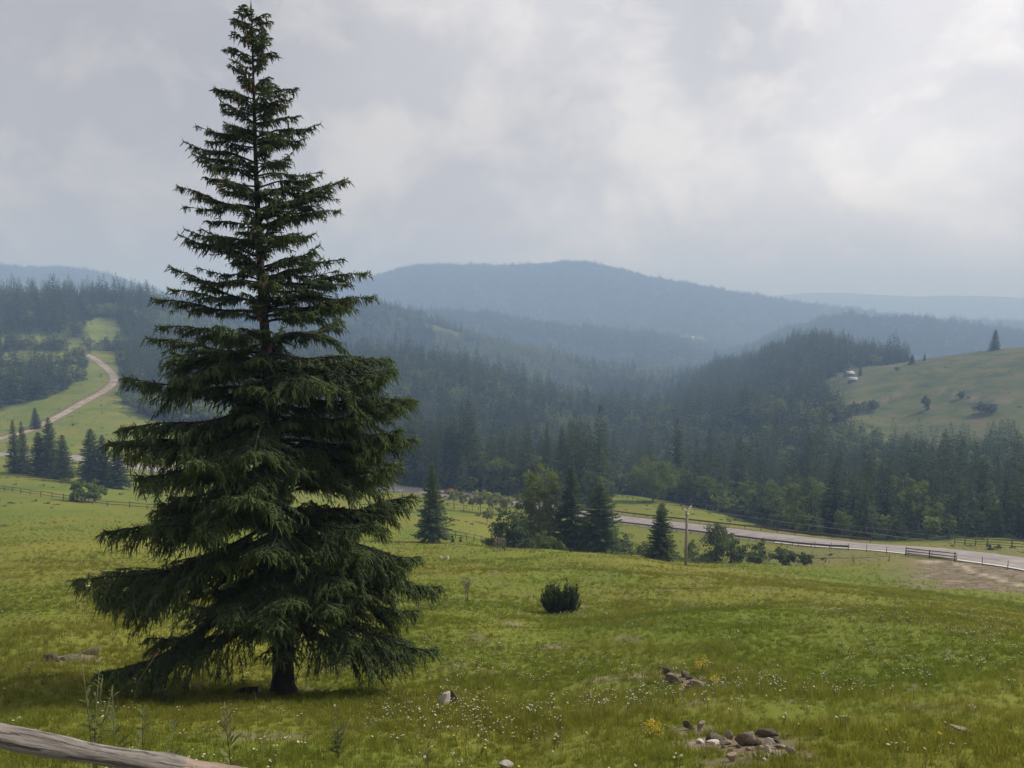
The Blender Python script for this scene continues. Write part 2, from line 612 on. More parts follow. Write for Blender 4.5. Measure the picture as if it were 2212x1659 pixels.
def rough_mat(name, a, b, scale=6.0, rough=0.85, bump=0.3, stretch=(1, 1, 1), detail=5, dist=0.02, spec=0.3, third=None):
    """stone, wood, bark, earth: two or three tones mottled by noise, with fine relief"""
    m, n, l = new_mat(name)
    tc = N(n, 'ShaderNodeTexCoord')
    mp = N(n, 'ShaderNodeMapping')
    mp.inputs['Scale'].default_value = stretch
    l.new(tc.outputs['Object'], mp.inputs[0])
    oi = N(n, 'ShaderNodeObjectInfo')
    ad = N(n, 'ShaderNodeVectorMath', operation='ADD')
    l.new(mp.outputs[0], ad.inputs[0])
    l.new(oi.outputs['Random'], ad.inputs[1])
    nz = N(n, 'ShaderNodeTexNoise')
    nz.inputs['Scale'].default_value = scale
    nz.inputs['Detail'].default_value = detail
    nz.inputs['Roughness'].default_value = 0.62
    l.new(ad.outputs[0], nz.inputs['Vector'])
    stops = [(0.32, a), (0.68, b)] if third is None else [(0.3, a), (0.55, b), (0.72, third)]
    col = ramp(n, l, nz.outputs[0], stops)
    hv = N(n, 'ShaderNodeHueSaturation')
    l.new(col, hv.inputs['Color'])
    l.new(math_node(n, l, 'MULTIPLY_ADD', oi.outputs['Random'], 0.5, 0.75), hv.inputs['Value'])
    bp = N(n, 'ShaderNodeBump')
    bp.inputs['Strength'].default_value = bump
    bp.inputs['Distance'].default_value = dist
    l.new(nz.outputs[0], bp.inputs['Height'])
    p = N(n, 'ShaderNodeBsdfPrincipled')
    p.inputs['Roughness'].default_value = rough
    p.inputs['Specular IOR Level'].default_value = spec
    l.new(hv.outputs[0], p.inputs['Base Color'])
    l.new(bp.outputs[0], p.inputs['Normal'])
    o = N(n, 'ShaderNodeOutputMaterial')
    l.new(p.outputs[0], o.inputs[0])
    return m


def plain_mat(name, col, rough=0.5, metal=0.0, spec=0.5, coat=0.0):
    m, n, l = new_mat(name)
    tc = N(n, 'ShaderNodeTexCoord')
    nz = N(n, 'ShaderNodeTexNoise')
    nz.inputs['Scale'].default_value = 7
    l.new(tc.outputs['Object'], nz.inputs['Vector'])
    c = ramp(n, l, nz.outputs[0], [(0.3, tuple(k * 0.85 for k in col)), (0.7, tuple(min(1, k * 1.1) for k in col))])
    p = N(n, 'ShaderNodeBsdfPrincipled')
    l.new(c, p.inputs['Base Color'])
    p.inputs['Roughness'].default_value = rough
    p.inputs['Metallic'].default_value = metal
    p.inputs['Specular IOR Level'].default_value = spec
    p.inputs['Coat Weight'].default_value = coat
    o = N(n, 'ShaderNodeOutputMaterial')
    l.new(p.outputs[0], o.inputs[0])
    return m


def turf_group():
    """colour of the turf by place: greener and drier patches of the meadow; shared by soil and blades"""
    g = bpy.data.node_groups.new('turf_colour', 'ShaderNodeTree')
    g.interface.new_socket('Color', in_out='OUTPUT', socket_type='NodeSocketColor')
    n, l = g.nodes, g.links
    geo = N(n, 'ShaderNodeNewGeometry')
    mp = N(n, 'ShaderNodeMapping')
    mp.inputs['Scale'].default_value = (1, 0.75, 0)
    l.new(geo.outputs['Position'], mp.inputs[0])

    def nz(scale, det, off):
        t = N(n, 'ShaderNodeTexNoise')
        t.inputs['Scale'].default_value = scale
        t.inputs['Detail'].default_value = det
        t.inputs['Roughness'].default_value = 0.55
        t.inputs['Distortion'].default_value = 0.4
        a = N(n, 'ShaderNodeVectorMath', operation='ADD')
        a.inputs[1].default_value = (off, off * 0.7, 0)
        l.new(mp.outputs[0], a.inputs[0])
        l.new(a.outputs[0], t.inputs['Vector'])
        return t.outputs[0]
    big = ramp(n, l, nz(0.055, 4, 11.0), [(0.38, (0, 0, 0)), (0.62, (1, 1, 1))])
    mid = ramp(n, l, nz(0.28, 4, 41.0), [(0.36, (0, 0, 0)), (0.66, (1, 1, 1))])
    fine = ramp(n, l, nz(2.2, 3, 71.0), [(0.3, (0, 0, 0)), (0.75, (1, 1, 1))])
    c = mixc(n, l, big, TURF_GREEN, TURF_OLIVE)
    c = mixc(n, l, math_node(n, l, 'MULTIPLY', mid, 0.40), c, TURF_DRY)
    c = mixc(n, l, math_node(n, l, 'MULTIPLY', fine, 0.28), c, TURF_DEEP)
    # dead stalks colour a band of the slope above the road
    o = N(n, 'NodeGroupOutput')
    l.new(c, o.inputs[0])
    return g


TURF_GREEN = (0.100, 0.138, 0.019)
TURF_OLIVE = (0.156, 0.154, 0.029)
TURF_DRY = (0.172, 0.156, 0.034)
TURF_DEEP = (0.090, 0.132, 0.019)
TURF = turf_group()


def ground_mat():
    m, n, l = new_mat('meadow_soil')
    g = N(n, 'ShaderNodeGroup')
    g.node_tree = TURF
    geo = N(n, 'ShaderNodeNewGeometry')

    def att(k):
        return N(n, 'ShaderNodeAttribute', attribute_name=k).outputs['Fac']
    nz = N(n, 'ShaderNodeTexNoise')
    nz.inputs['Scale'].default_value = 0.9
    nz.inputs['Detail'].default_value = 6
    l.new(geo.outputs['Position'], nz.inputs['Vector'])
    nf = N(n, 'ShaderNodeTexNoise')
    nf.inputs['Scale'].default_value = 0.06
    nf.inputs['Detail'].default_value = 8
    nf.inputs['Roughness'].default_value = 0.7
    l.new(geo.outputs['Position'], nf.inputs['Vector'])
    c = g.outputs[0]
    pasture = ramp(n, l, nf.outputs[0], [(0.34, (0.036, 0.052, 0.020)), (0.46, (0.062, 0.080, 0.028)), (0.56, (0.088, 0.092, 0.034)), (0.66, (0.125, 0.105, 0.042))])  # open hill grass toned darker and greyer: cloud shade put into its colour
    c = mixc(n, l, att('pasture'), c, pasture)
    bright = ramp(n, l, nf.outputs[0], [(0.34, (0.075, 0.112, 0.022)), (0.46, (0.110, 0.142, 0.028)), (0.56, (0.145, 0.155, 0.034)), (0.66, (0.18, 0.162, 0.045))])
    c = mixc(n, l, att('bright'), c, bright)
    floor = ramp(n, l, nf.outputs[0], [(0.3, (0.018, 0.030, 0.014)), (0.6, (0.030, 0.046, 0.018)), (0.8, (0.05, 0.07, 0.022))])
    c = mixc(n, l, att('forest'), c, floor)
    dirt = ramp(n, l, nz.outputs[0], [(0.3, (0.090, 0.072, 0.048)), (0.55, (0.165, 0.130, 0.092)), (0.72, (0.25, 0.205, 0.155))])
    df = math_node(n, l, 'MULTIPLY', att('dirt'), math_node(n, l, 'MULTIPLY_ADD', nz.outputs[0], 1.6, 0.2), clamp=True)
    c = mixc(n, l, df, c, dirt)
    chalk = mixc(n, l, att('chalk'), c, (0.52, 0.46, 0.38))
    bp = N(n, 'ShaderNodeBump')
    bp.inputs['Strength'].default_value = 0.7
    bp.inputs['Distance'].default_value = 0.12
    l.new(nz.outputs[0], bp.inputs['Height'])
    p = N(n, 'ShaderNodeBsdfPrincipled')
    p.inputs['Roughness'].default_value = 0.95
    p.inputs['Specular IOR Level'].default_value = 0.05
    l.new(chalk, p.inputs['Base Color'])
    l.new(bp.outputs[0], p.inputs['Normal'])
    o = N(n, 'ShaderNodeOutputMaterial')
    l.new(p.outputs[0], o.inputs[0])
    return m


def grass_mat():
    m, n, l = new_mat('grass_blades')
    g = N(n, 'ShaderNodeGroup')
    g.node_tree = TURF
    oi = N(n, 'ShaderNodeObjectInfo')
    at = N(n, 'ShaderNodeAttribute', attribute_name='tint')
    hs = N(n, 'ShaderNodeHueSaturation')
    l.new(g.outputs[0], hs.inputs['Color'])
    l.new(math_node(n, l, 'MULTIPLY_ADD', oi.outputs['Random'], 0.7, 0.75), hs.inputs['Value'])
    l.new(math_node(n, l, 'MULTIPLY_ADD', oi.outputs['Random'], -0.03, 0.515), hs.inputs['Hue'])
    c = mixc(n, l, at.outputs['Fac'], hs.outputs[0], (0.26, 0.215, 0.085))
    d = N(n, 'ShaderNodeBsdfDiffuse')
    l.new(c, d.inputs[0])
    t = N(n, 'ShaderNodeBsdfTranslucent')
    l.new(mixc(n, l, 1.0, c, (1.2, 1.25, 0.7), 'MULTIPLY'), t.inputs[0])
    mx = N(n, 'ShaderNodeMixShader')
    mx.inputs[0].default_value = 0.42
    l.new(d.outputs[0], mx.inputs[1])
    l.new(t.outputs[0], mx.inputs[2])
    o = N(n, 'ShaderNodeOutputMaterial')
    l.new(mx.outputs[0], o.inputs[0])
    return m


def road_mat():
    m, n, l = new_mat('worn_asphalt')
    geo = N(n, 'ShaderNodeNewGeometry')
    nz = N(n, 'ShaderNodeTexNoise')
    nz.inputs['Scale'].default_value = 0.35
    nz.inputs['Detail'].default_value = 7
    nz.inputs['Roughness'].default_value = 0.65
    l.new(geo.outputs['Position'], nz.inputs['Vector'])
    c = ramp(n, l, nz.outputs[0], [(0.3, (0.14, 0.120, 0.112)), (0.5, (0.215, 0.188, 0.175)), (0.7, (0.30, 0.262, 0.245))])
    at = N(n, 'ShaderNodeAttribute', attribute_name='tint')      # wheel tracks and dusty verge
    c = mixc(n, l, at.outputs['Fac'], c, (0.23, 0.195, 0.165))
    p = N(n, 'ShaderNodeBsdfPrincipled')
    p.inputs['Roughness'].default_value = 0.7
    l.new(c, p.inputs['Base Color'])
    o = N(n, 'ShaderNodeOutputMaterial')
    l.new(p.outputs[0], o.inputs[0])
    return m


M = {
    'ground': ground_mat(),
    'grass': grass_mat(),
    'road': road_mat(),
    'needle': foliage_mat('spruce_needles', (0.055, 0.082, 0.044), (0.084, 0.116, 0.056), (0.150, 0.200, 0.066), trans=0.40, rough=0.75, spec=0.12),
    'needle_far': foliage_mat('forest_needles', (0.024, 0.040, 0.020), (0.064, 0.088, 0.034), (0.092, 0.125, 0.044), trans=0.28, rough=0.8, spec=0.06),
    'leaf': foliage_mat('broad_leaves', (0.068, 0.102, 0.030), (0.118, 0.152, 0.044), (0.145, 0.185, 0.056), trans=0.42),
    'leaf_far': foliage_mat('hillside_leaves', (0.100, 0.140, 0.038), (0.155, 0.190, 0.052), (0.17, 0.205, 0.058), trans=0.42),
    'leaf_pale': foliage_mat('willow_leaves', (0.17, 0.20, 0.075), (0.21, 0.23, 0.095), (0.25, 0.27, 0.11), trans=0.4),
    'leaf_birch': foliage_mat('birch_leaves', (0.105, 0.135, 0.042), (0.110, 0.140, 0.044), (0.155, 0.185, 0.06), trans=0.42),
    'leaf_dark': foliage_mat('dark_shrub_leaves', (0.046, 0.070, 0.028), (0.068, 0.096, 0.034), (0.095, 0.125, 0.044), trans=0.3),
    'juniper': foliage_mat('juniper_needles', (0.036, 0.060, 0.024), (0.038, 0.062, 0.025), (0.105, 0.145, 0.048), trans=0.3, spec=0.1),
    'weed': foliage_mat('weed_leaves', (0.075, 0.105, 0.035), (0.11, 0.14, 0.05), (0.17, 0.18, 0.075), trans=0.4),
    'bark': rough_mat('spruce_bark', (0.018, 0.015, 0.013), (0.048, 0.040, 0.034), 9, 0.95, 0.7, (1, 1, 0.35), dist=0.03),
    'bark_pale': rough_mat('grey_bark', (0.10, 0.09, 0.075), (0.24, 0.22, 0.19), 5, 0.9, 0.4, (1, 1, 0.3)),
    'stone': rough_mat('field_stone', (0.10, 0.078, 0.055), (0.215, 0.170, 0.122), 3.2, 0.9, 0.6, third=(0.31, 0.255, 0.19)),
    'stone_dark': rough_mat('mossy_stone', (0.040, 0.034, 0.024), (0.10, 0.085, 0.060), 4, 0.95, 0.6, third=(0.15, 0.13, 0.095)),
    'stone_pale': rough_mat('limestone', (0.32, 0.28, 0.24), (0.50, 0.45, 0.40), 3.5, 0.9, 0.4),
    'wood_grey': rough_mat('weathered_rail', (0.10, 0.088, 0.075), (0.235, 0.21, 0.185), 10, 0.9, 0.35, (0.6, 1, 1)),
    'wood_dark': rough_mat('dark_rail_wood', (0.045, 0.040, 0.035), (0.105, 0.092, 0.080), 8, 0.85, 0.3),
    'wood_brown': rough_mat('brown_rail', (0.085, 0.055, 0.034), (0.17, 0.115, 0.075), 5, 0.9, 0.3),
    'pole_wood': rough_mat('pole_concrete', (0.22, 0.20, 0.165), (0.34, 0.31, 0.26), 6, 0.9, 0.2, (1, 1, 0.15)),
    'track': rough_mat('gravel_track', (0.15, 0.118, 0.092), (0.26, 0.21, 0.165), 0.25, 0.95, 0.4, third=(0.34, 0.29, 0.24)),
    'steel': plain_mat('galvanised_steel', (0.32, 0.31, 0.30), 0.55, 0.6),
    'porcelain': plain_mat('insulator', (0.16, 0.10, 0.07), 0.3),
    'concrete': rough_mat('pale_concrete', (0.40, 0.38, 0.35), (0.58, 0.56, 0.53), 1.5, 0.9, 0.2),
    'cone': rough_mat('cone_scales', (0.075, 0.040, 0.022), (0.15, 0.085, 0.048), 30, 0.8, 0.6),
    'rust_leaf': foliage_mat('dock_seed', (0.12, 0.058, 0.032), (0.14, 0.068, 0.036), (0.17, 0.085, 0.045), trans=0.3),
    'dry_stem': rough_mat('dry_stem', (0.14, 0.12, 0.06), (0.24, 0.20, 0.11), 20, 0.9, 0.1),
    'green_stem': rough_mat('green_stem', (0.06, 0.075, 0.03), (0.12, 0.12, 0.05), 20, 0.9, 0.1),
    'petal': foliage_mat('white_petals', (0.36, 0.36, 0.24), (0.48, 0.47, 0.34), (0.45, 0.45, 0.32), trans=0.3),
    'petal_yellow': foliage_mat('yellow_petals', (0.50, 0.36, 0.03), (0.58, 0.44, 0.05), (0.6, 0.45, 0.05), trans=0.3),
    'car_red': plain_mat('red_car_paint', (0.42, 0.018, 0.028), 0.3, 0.0, 0.5, 0.6),
    'glass': plain_mat('car_glass', (0.02, 0.025, 0.03), 0.08),
    'rubber': plain_mat('tyre_rubber', (0.02, 0.02, 0.02), 0.85),
    'rim': plain_mat('wheel_rim', (0.4, 0.4, 0.42), 0.35, 0.8),
    'lamp': plain_mat('lamp_lens', (0.7, 0.7, 0.68), 0.2),
    'roof_pale': plain_mat('pale_tin_roof', (0.25, 0.26, 0.26), 0.8, 0.0),
    'wall_wood': rough_mat('hut_boards', (0.16, 0.12, 0.085), (0.26, 0.20, 0.15), 2, 0.9, 0.2),
    'pane': plain_mat('window_pane', (0.03, 0.035, 0.04), 0.15),
}

# ------------------------------------------------------------------ land cover
DEDGE_X = [-600, 0, 130, 180, 198, 252, 262, 330, 450, 610, 860, 1000, 1120, 1300, 1325, 1385, 1400, 1500, 1600, 1650, 1720, 1800, 1900, 2050, 2075, 2212, 2700]
DEDGE_D = [500, 492, 525, 555, 705, 705, 480, 440, 430, 340, 272, 256, 238, 212, 300, 300, 262, 238, 216, 190, 172, 170, 166, 160, 172, 166, 150]


def cover(x, y):
    """share of forest, and of open hill pasture, at a place"""
    d = np.hypot(x, y)
    z = z_raw(x, y)
    px = PW / 2 + PF * x / (y * CP - z * SP)
    jit = (fbm(x / 25.0, y / 25.0, 5, 3) - 0.5)
    de = np.interp(px, DEDGE_X, DEDGE_D)
    forest = np.clip((d * (1 + 0.05 * jit) - de) / 6.0 + 0.5, 0, 1)
    # open hill beyond the valley
    lo = np.interp(px, [1775, 1815, 1850, 1950, 2100, 2300], [615, 520, 468, 452, 430, 415])
    hi = np.interp(px, [1775, 1815, 1850, 1900, 2000, 2212], [640, 655, 690, 720, 760, 790])
    hill = ((px > 1775) & (d * (1 + 0.06 * jit) > lo) & (d < hi + 60)).astype(float)
    # glades
    glade = np.zeros_like(d)
    for cx_, cd, rx, rd in ((222, 770, 42, 55), (90, 660, 85, 30), (60, 735, 70, 24), (150, 600, 34, 24), (20, 610, 40, 22), (165, 712, 22, 30), (1490, 2750, 34, 90), (1838, 755, 14, 60), (1660, 700, 50, 34), (960, 1450, 60, 40)):
        glade = np.maximum(glade, (((px - cx_) / rx) ** 2 + ((d - cd) / rd) ** 2 < 1 + 0.8 * jit).astype(float))
    open_ = np.maximum(hill, glade)
    return forest * (1 - open_), open_, px, d


# ------------------------------------------------------------------ ground sheet
def build_ground():
    naz, nr = 760, 430
    az = np.radians(np.linspace(-62, 62, naz))
    dd = np.exp(np.linspace(math.log(0.5), math.log(8950), nr))
    A, D = np.meshgrid(az, dd, indexing='ij')
    X, Y = D * np.sin(A), D * np.cos(A)
    Zz = ground_z(X.ravel(), Y.ravel())
    v = np.c_[X.ravel(), Y.ravel(), Zz]
    i, j = np.meshgrid(np.arange(naz - 1), np.arange(nr - 1), indexing='ij')
    b = (i * nr + j).ravel()
    q = np.c_[b, b + 1, b + nr + 1, b + nr]
    x, y = v[:, 0], v[:, 1]
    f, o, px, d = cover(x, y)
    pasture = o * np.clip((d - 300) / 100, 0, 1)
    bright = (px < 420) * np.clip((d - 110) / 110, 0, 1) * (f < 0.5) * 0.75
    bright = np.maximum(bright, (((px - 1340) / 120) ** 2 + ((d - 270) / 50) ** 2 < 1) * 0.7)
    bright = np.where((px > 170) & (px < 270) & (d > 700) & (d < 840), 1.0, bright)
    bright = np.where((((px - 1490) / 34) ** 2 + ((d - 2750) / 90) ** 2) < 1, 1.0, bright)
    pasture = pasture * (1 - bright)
    q1, _ = near_line(x, y, MAIN)
    q2, _ = near_line(x, y, UPPER)
    dirt = np.clip(1 - (np.minimum(q1 - MAIN_W / 2, q2 - UPPER_W / 2)) / 1.8, 0, 1) * 0.8
    jit = fbm(x / 6.0, y / 6.0, 31, 4) - 0.5
    # churned earth between meadow and road
    band = np.clip((px - 1880) / 160, 0, 1) * np.clip((d - 79 - 70 * jit) / 6, 0, 1) * np.clip((122 - d) / 6, 0, 1)
    dirt = np.maximum(dirt, band * 1.0)
    bank = np.clip((px - 1560) / 200, 0, 1) * np.clip((d - 108) / 4, 0, 1) * np.clip((150 - d) / 10, 0, 1) * 0.35
    dirt = np.maximum(dirt, bank)
    worn = np.clip((fbm(x / 1.3, y / 1.3, 77, 3) - 0.66) * 9, 0, 1) * (d < 70) * (d > 8) * 0.6
    dirt = np.maximum(dirt, worn)
    # pale run-off channel in the churned earth
    chan = np.array([G(a, b_) for a, b_ in ((1965, 1213), (2020, 1212), (2062, 1218), (2085, 1222), (2100, 1235), (2130, 1242), (2160, 1252), (2212, 1266))])
    qc, _ = near_line(x, y, chan)
    chalk = np.clip(1 - qc / (0.5 + 0.9 * np.clip(jit + 0.2, 0, 1)), 0, 1) * (d < 125) * 0.5
    # track over the open hill
    trk = np.array([at_xd(a, b_, z_raw) for a, b_ in ((1900, 560), (1960, 590), (2020, 585), (2080, 560), (2130, 545), (2212, 535), (2300, 525))])
    qt, _ = near_line(x, y, trk)
    dirt = np.maximum(dirt, np.clip(1 - (qt - 1.2) / 1.5, 0, 1) * 0.7)
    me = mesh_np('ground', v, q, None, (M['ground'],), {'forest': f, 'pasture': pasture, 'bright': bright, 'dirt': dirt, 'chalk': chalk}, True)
    g = put('ground', me)
    tag(g, kind='structure')
    return g


ground = build_ground()


def road_strip(name, line, w, lift=0.05, off=0.0, mat='road'):
    t = np.gradient(line[:, :2], axis=0)
    t /= np.linalg.norm(t, axis=1)[:, None]
    nrm = np.c_[-t[:, 1], t[:, 0]]
    cols = np.linspace(-w / 2, w / 2, 9) + off
    v, a = [], []
    for k, c in enumerate(cols):
        p = line[:, :2] + nrm * c
        v.append(np.c_[p, line[:, 2] + lift - 0.02 * abs(c - off)])
        edge = 1.0 if k in (0, 8) else (0.35 if k in (2, 6) else 0.0)
        a.append(np.full(len(line), edge))
    n = len(line)
    v = np.vstack(v)
    q = [[k * n + i, k * n + i + 1, (k + 1) * n + i + 1, (k + 1) * n + i] for k in range(8) for i in range(n - 1)]
    o = put(name, mesh_np(name, v, q, None, (M[mat],), {'tint': np.concatenate(a)}))
    return tag(o, kind='structure')


road_strip('road', MAIN, MAIN_W)
road_strip('road', UPPER, UPPER_W, mat='track')
# pale concrete gutter along the near edge of the road
_seg = MAIN[[i for i, p in enumerate(MAIN) if 1700 < pix(p)[0] < 2600]]
road_strip('gutter', _seg, 0.7, 0.09, -(MAIN_W / 2 + 0.55), 'concrete')

# ------------------------------------------------------------------ scattering on points
def scatter(name, pts, rot, scl, idx, protos, label=None):
    """one mass of small plants: an instance of one of the prototypes on every point"""
    me = bpy.data.meshes.new(name)
    pts = np.asarray(pts, np.float32)
    me.vertices.add(len(pts))
    me.vertices.foreach_set('co', pts.ravel())
    for nm, typ, key, val in (('rot', 'FLOAT_VECTOR', 'vector', rot), ('scl', 'FLOAT_VECTOR', 'vector', scl), ('idx', 'INT', 'value', idx)):
        at = me.attributes.new(nm, typ, 'POINT')
        at.data.foreach_set(key, np.asarray(val, np.float32 if typ != 'INT' else np.int32).ravel())
    o = put(name, me)
    col = bpy.data.collections.new(name + '_kinds')
    for k, p in enumerate(protos):
        col.objects.link(bpy.data.objects.new('%s_kind_%02d' % (name, k), p))
    ng = bpy.data.node_groups.new(name, 'GeometryNodeTree')
    ng.interface.new_socket('Geometry', in_out='INPUT', socket_type='NodeSocketGeometry')
    ng.interface.new_socket('Geometry', in_out='OUTPUT', socket_type='NodeSocketGeometry')
    n, l = ng.nodes, ng.links
    gi, go = n.new('NodeGroupInput'), n.new('NodeGroupOutput')
    ci = n.new('GeometryNodeCollectionInfo')
    ci.inputs['Collection'].default_value = col
    ci.inputs['Separate Children'].default_value = True
    ci.inputs['Reset Children'].default_value = True
    ip = n.new('GeometryNodeInstanceOnPoints')
    ip.inputs['Pick Instance'].default_value = True

    def na(nm, t):
        q = n.new('GeometryNodeInputNamedAttribute')
        q.data_type = t
        q.inputs[0].default_value = nm
        return next(s for s in q.outputs if s.enabled and s.name == 'Attribute')
    l.new(gi.outputs[0], ip.inputs['Points'])
    l.new(ci.outputs[0], ip.inputs['Instance'])
    l.new(na('idx', 'INT'), ip.inputs['Instance Index'])
    l.new(na('rot', 'FLOAT_VECTOR'), ip.inputs['Rotation'])
    l.new(na('scl', 'FLOAT_VECTOR'), ip.inputs['Scale'])
    l.new(ip.outputs[0], go.inputs[0])
    md = o.modifiers.new('scatter', 'NODES')
    md.node_group = ng
    return tag(o, label, kind='stuff')


# ------------------------------------------------------------------ the tall spruce in the meadow
def bough_parts(L, a, b, c, hang, dens, seed, bare=0.16, width=0.36):
    """one spruce bough along +x: its wood, and the needle sprays that clothe it"""
    rs = np.random.default_rng(seed)
    wob = rs.normal(0, 0.035, 3) * L

    def limb(s):
        s = np.asarray(s, float)
        return np.c_[L * s, wob[0] * np.sin(s * 3) + wob[1] * s * s, L * (a * s + b * s ** 2 + c * s ** 3) + 0.02 * L * np.sin(s * 9 + seed)]
    wood, fol = MB(), MB()
    ss = np.linspace(0, 1, 12)
    wood.tube(limb(ss), np.interp(ss, [0, 1], [0.012 * L + 0.008, 0.004]), 5, seed=seed)
    # secondary twigs
    n2 = int(max(12, L / 0.046 * dens))
    s0 = np.sort(rs.uniform(bare, 0.99, n2))
    side = np.where(rs.random(n2) < 0.5, -1, 1)
    base = limb(s0)
    tang = limb(s0 + 0.01) - limb(s0 - 0.01)
    tang /= np.linalg.norm(tang, axis=1)[:, None]
    lat = np.cross(np.array([0, 0, 1.0]), tang)
    prof = np.clip((s0 - bare * 0.6) / 0.35, 0.25, 1) * np.clip((1.03 - s0) / 0.6, 0.08, 1) ** 0.8
    ln = np.maximum(width * L * prof * rs.uniform(0.55, 1.1, n2), 0.10)
    th = np.radians(rs.uniform(38, 66, n2))
    dr = tang * np.cos(th)[:, None] + lat * (np.sin(th) * side)[:, None]
    dr[:, 2] += rs.uniform(-0.25, 0.05, n2)
    drop = rs.uniform(0.15, 0.75, n2) * hang
    sway = rs.normal(0, 0.16, n2)

    def sec(i, t):
        p = base[i] + dr[i] * (ln[i] * t)[:, None]
        p[:, 2] -= ln[i] * drop[i] * t * t * (1 - 0.35 * t)
        p[:, :2] += np.c_[-dr[i][:, 1], dr[i][:, 0]] * (sway[i] * ln[i] * t * t)[:, None]
        return p
    I = np.arange(n2)
    young = np.clip((s0 - 0.55) / 0.45, 0, 1) * 0.55
    one = np.ones(n2)
    fol.strands(base, sec(I, one * 0.6), sec(I, one), rs.uniform(0.010, 0.015, n2), young * 0.7, rs)
    # shoots on the twigs
    cnt = np.maximum(5, (ln / 0.019 * dens)).astype(int)
    ii = np.repeat(I, cnt)
    t = rs.uniform(0.08, 1.0, len(ii))
    p0 = sec(ii, t)
    sd_ = np.where(rs.random(len(ii)) < 0.5, -1, 1)
    dirn = dr[ii] / np.linalg.norm(dr[ii], axis=1)[:, None]
    lt = np.cross(np.array([0, 0, 1.0]), dirn)
    down = (rs.random(len(ii)) < 0.22 + 0.26 * hang)
    v = dirn * rs.uniform(0.4, 0.9, len(ii))[:, None] + lt * (sd_ * rs.uniform(0.3, 0.8, len(ii)))[:, None]
    v[:, 2] -= rs.uniform(0.0, 0.5, len(ii)) * hang
    v[down] *= 0.6
    v[down, 2] -= rs.uniform(0.5, 1.2, down.sum())
    v /= np.linalg.norm(v, axis=1)[:, None]
    sl = np.where(down, rs.uniform(0.06, 0.10 + 0.20 * hang, len(ii)), rs.uniform(0.05, 0.19, len(ii)) * (1.15 - 0.5 * t)) * np.clip(0.55 + 0.16 * L, 0.6, 1.1)
    p2 = p0 + v * sl[:, None]
    p2[:, 2] -= 0.12 * sl
    p1 = p0 + v * (sl * 0.6)[:, None]
    yt = np.clip(young[ii] + np.where(t > 0.75, 0.3, 0.0) + rs.uniform(-0.15, 0.2, len(ii)), 0, 1)
    fol.strands(p0, p1, p2, rs.uniform(0.006, 0.012, len(ii)), yt, rs)
    # shoots straight on the limb: a comb hanging below, a crest on top
    n3 = int(L / 0.014 * dens)
    s3 = rs.uniform(bare, 1.0, n3)
    q0 = limb(s3)
    v = np.c_[rs.uniform(0.1, 0.6, n3), rs.normal(0, 0.35, n3), np.where(rs.random(n3) < 0.62, rs.uniform(-1.2, -0.2, n3), rs.uniform(0.1, 0.6, n3))]
    v /= np.linalg.norm(v, axis=1)[:, None]
    l3 = rs.uniform(0.06, 0.14 + 0.16 * hang, n3) * np.where(v[:, 2] > 0, 0.5, 1.0)
    fol.strands(q0, q0 + v * (l3 * 0.6)[:, None], q0 + v * l3[:, None], rs.uniform(0.006, 0.011, n3), np.clip((s3 - 0.6) * 1.2, 0, 0.8), rs)
    # the leading tip
    e = limb(np.array([0.93, 0.97, 1.0]))
    fol.strands(e[0:1], e[1:2], e[2:3] + (e[2:3] - e[1:2]) * 0.8, 0.02, 0.6, rs)
    return wood.mesh('bough_wood', (M['bark'],), True), fol.mesh('needle_spray', (M['needle'],)), a + b + c


BOUGHS = []      # (L, height class, wood, foliage, tip ratio)
for k, (L, cls) in enumerate([(0.35, 2), (0.55, 2), (0.55, 2), (0.9, 2), (0.9, 2), (1.4, 2), (1.4, 2), (1.4, 1), (2.0, 2), (2.0, 1), (2.0, 1), (2.6, 1), (2.6, 1), (2.6, 0), (3.2, 1), (3.2, 0), (3.2, 0), (4.0, 0), (4.0, 0), (4.0, 1)]):
    a, b, c, hang = {2: (0.34, -0.34, 0.22, 0.55), 1: (0.12, -0.40, 0.30, 0.95), 0: (-0.34, -0.28, 0.30, 0.9)}[cls]
    if L < 0.7:
        a, b, c, hang = 0.75, -0.5, 0.15, 0.35
    w, f, r = bough_parts(L, a + random.uniform(-0.05, 0.05), b, c, hang, 0.88 if cls == 2 else 1.0, 100 + k, width=0.33 if cls == 2 else 0.42)
    BOUGHS.append((L, cls, w, f, r))
print('bough faces', sum(len(b[3].polygons) for b in BOUGHS))


BUILT = []


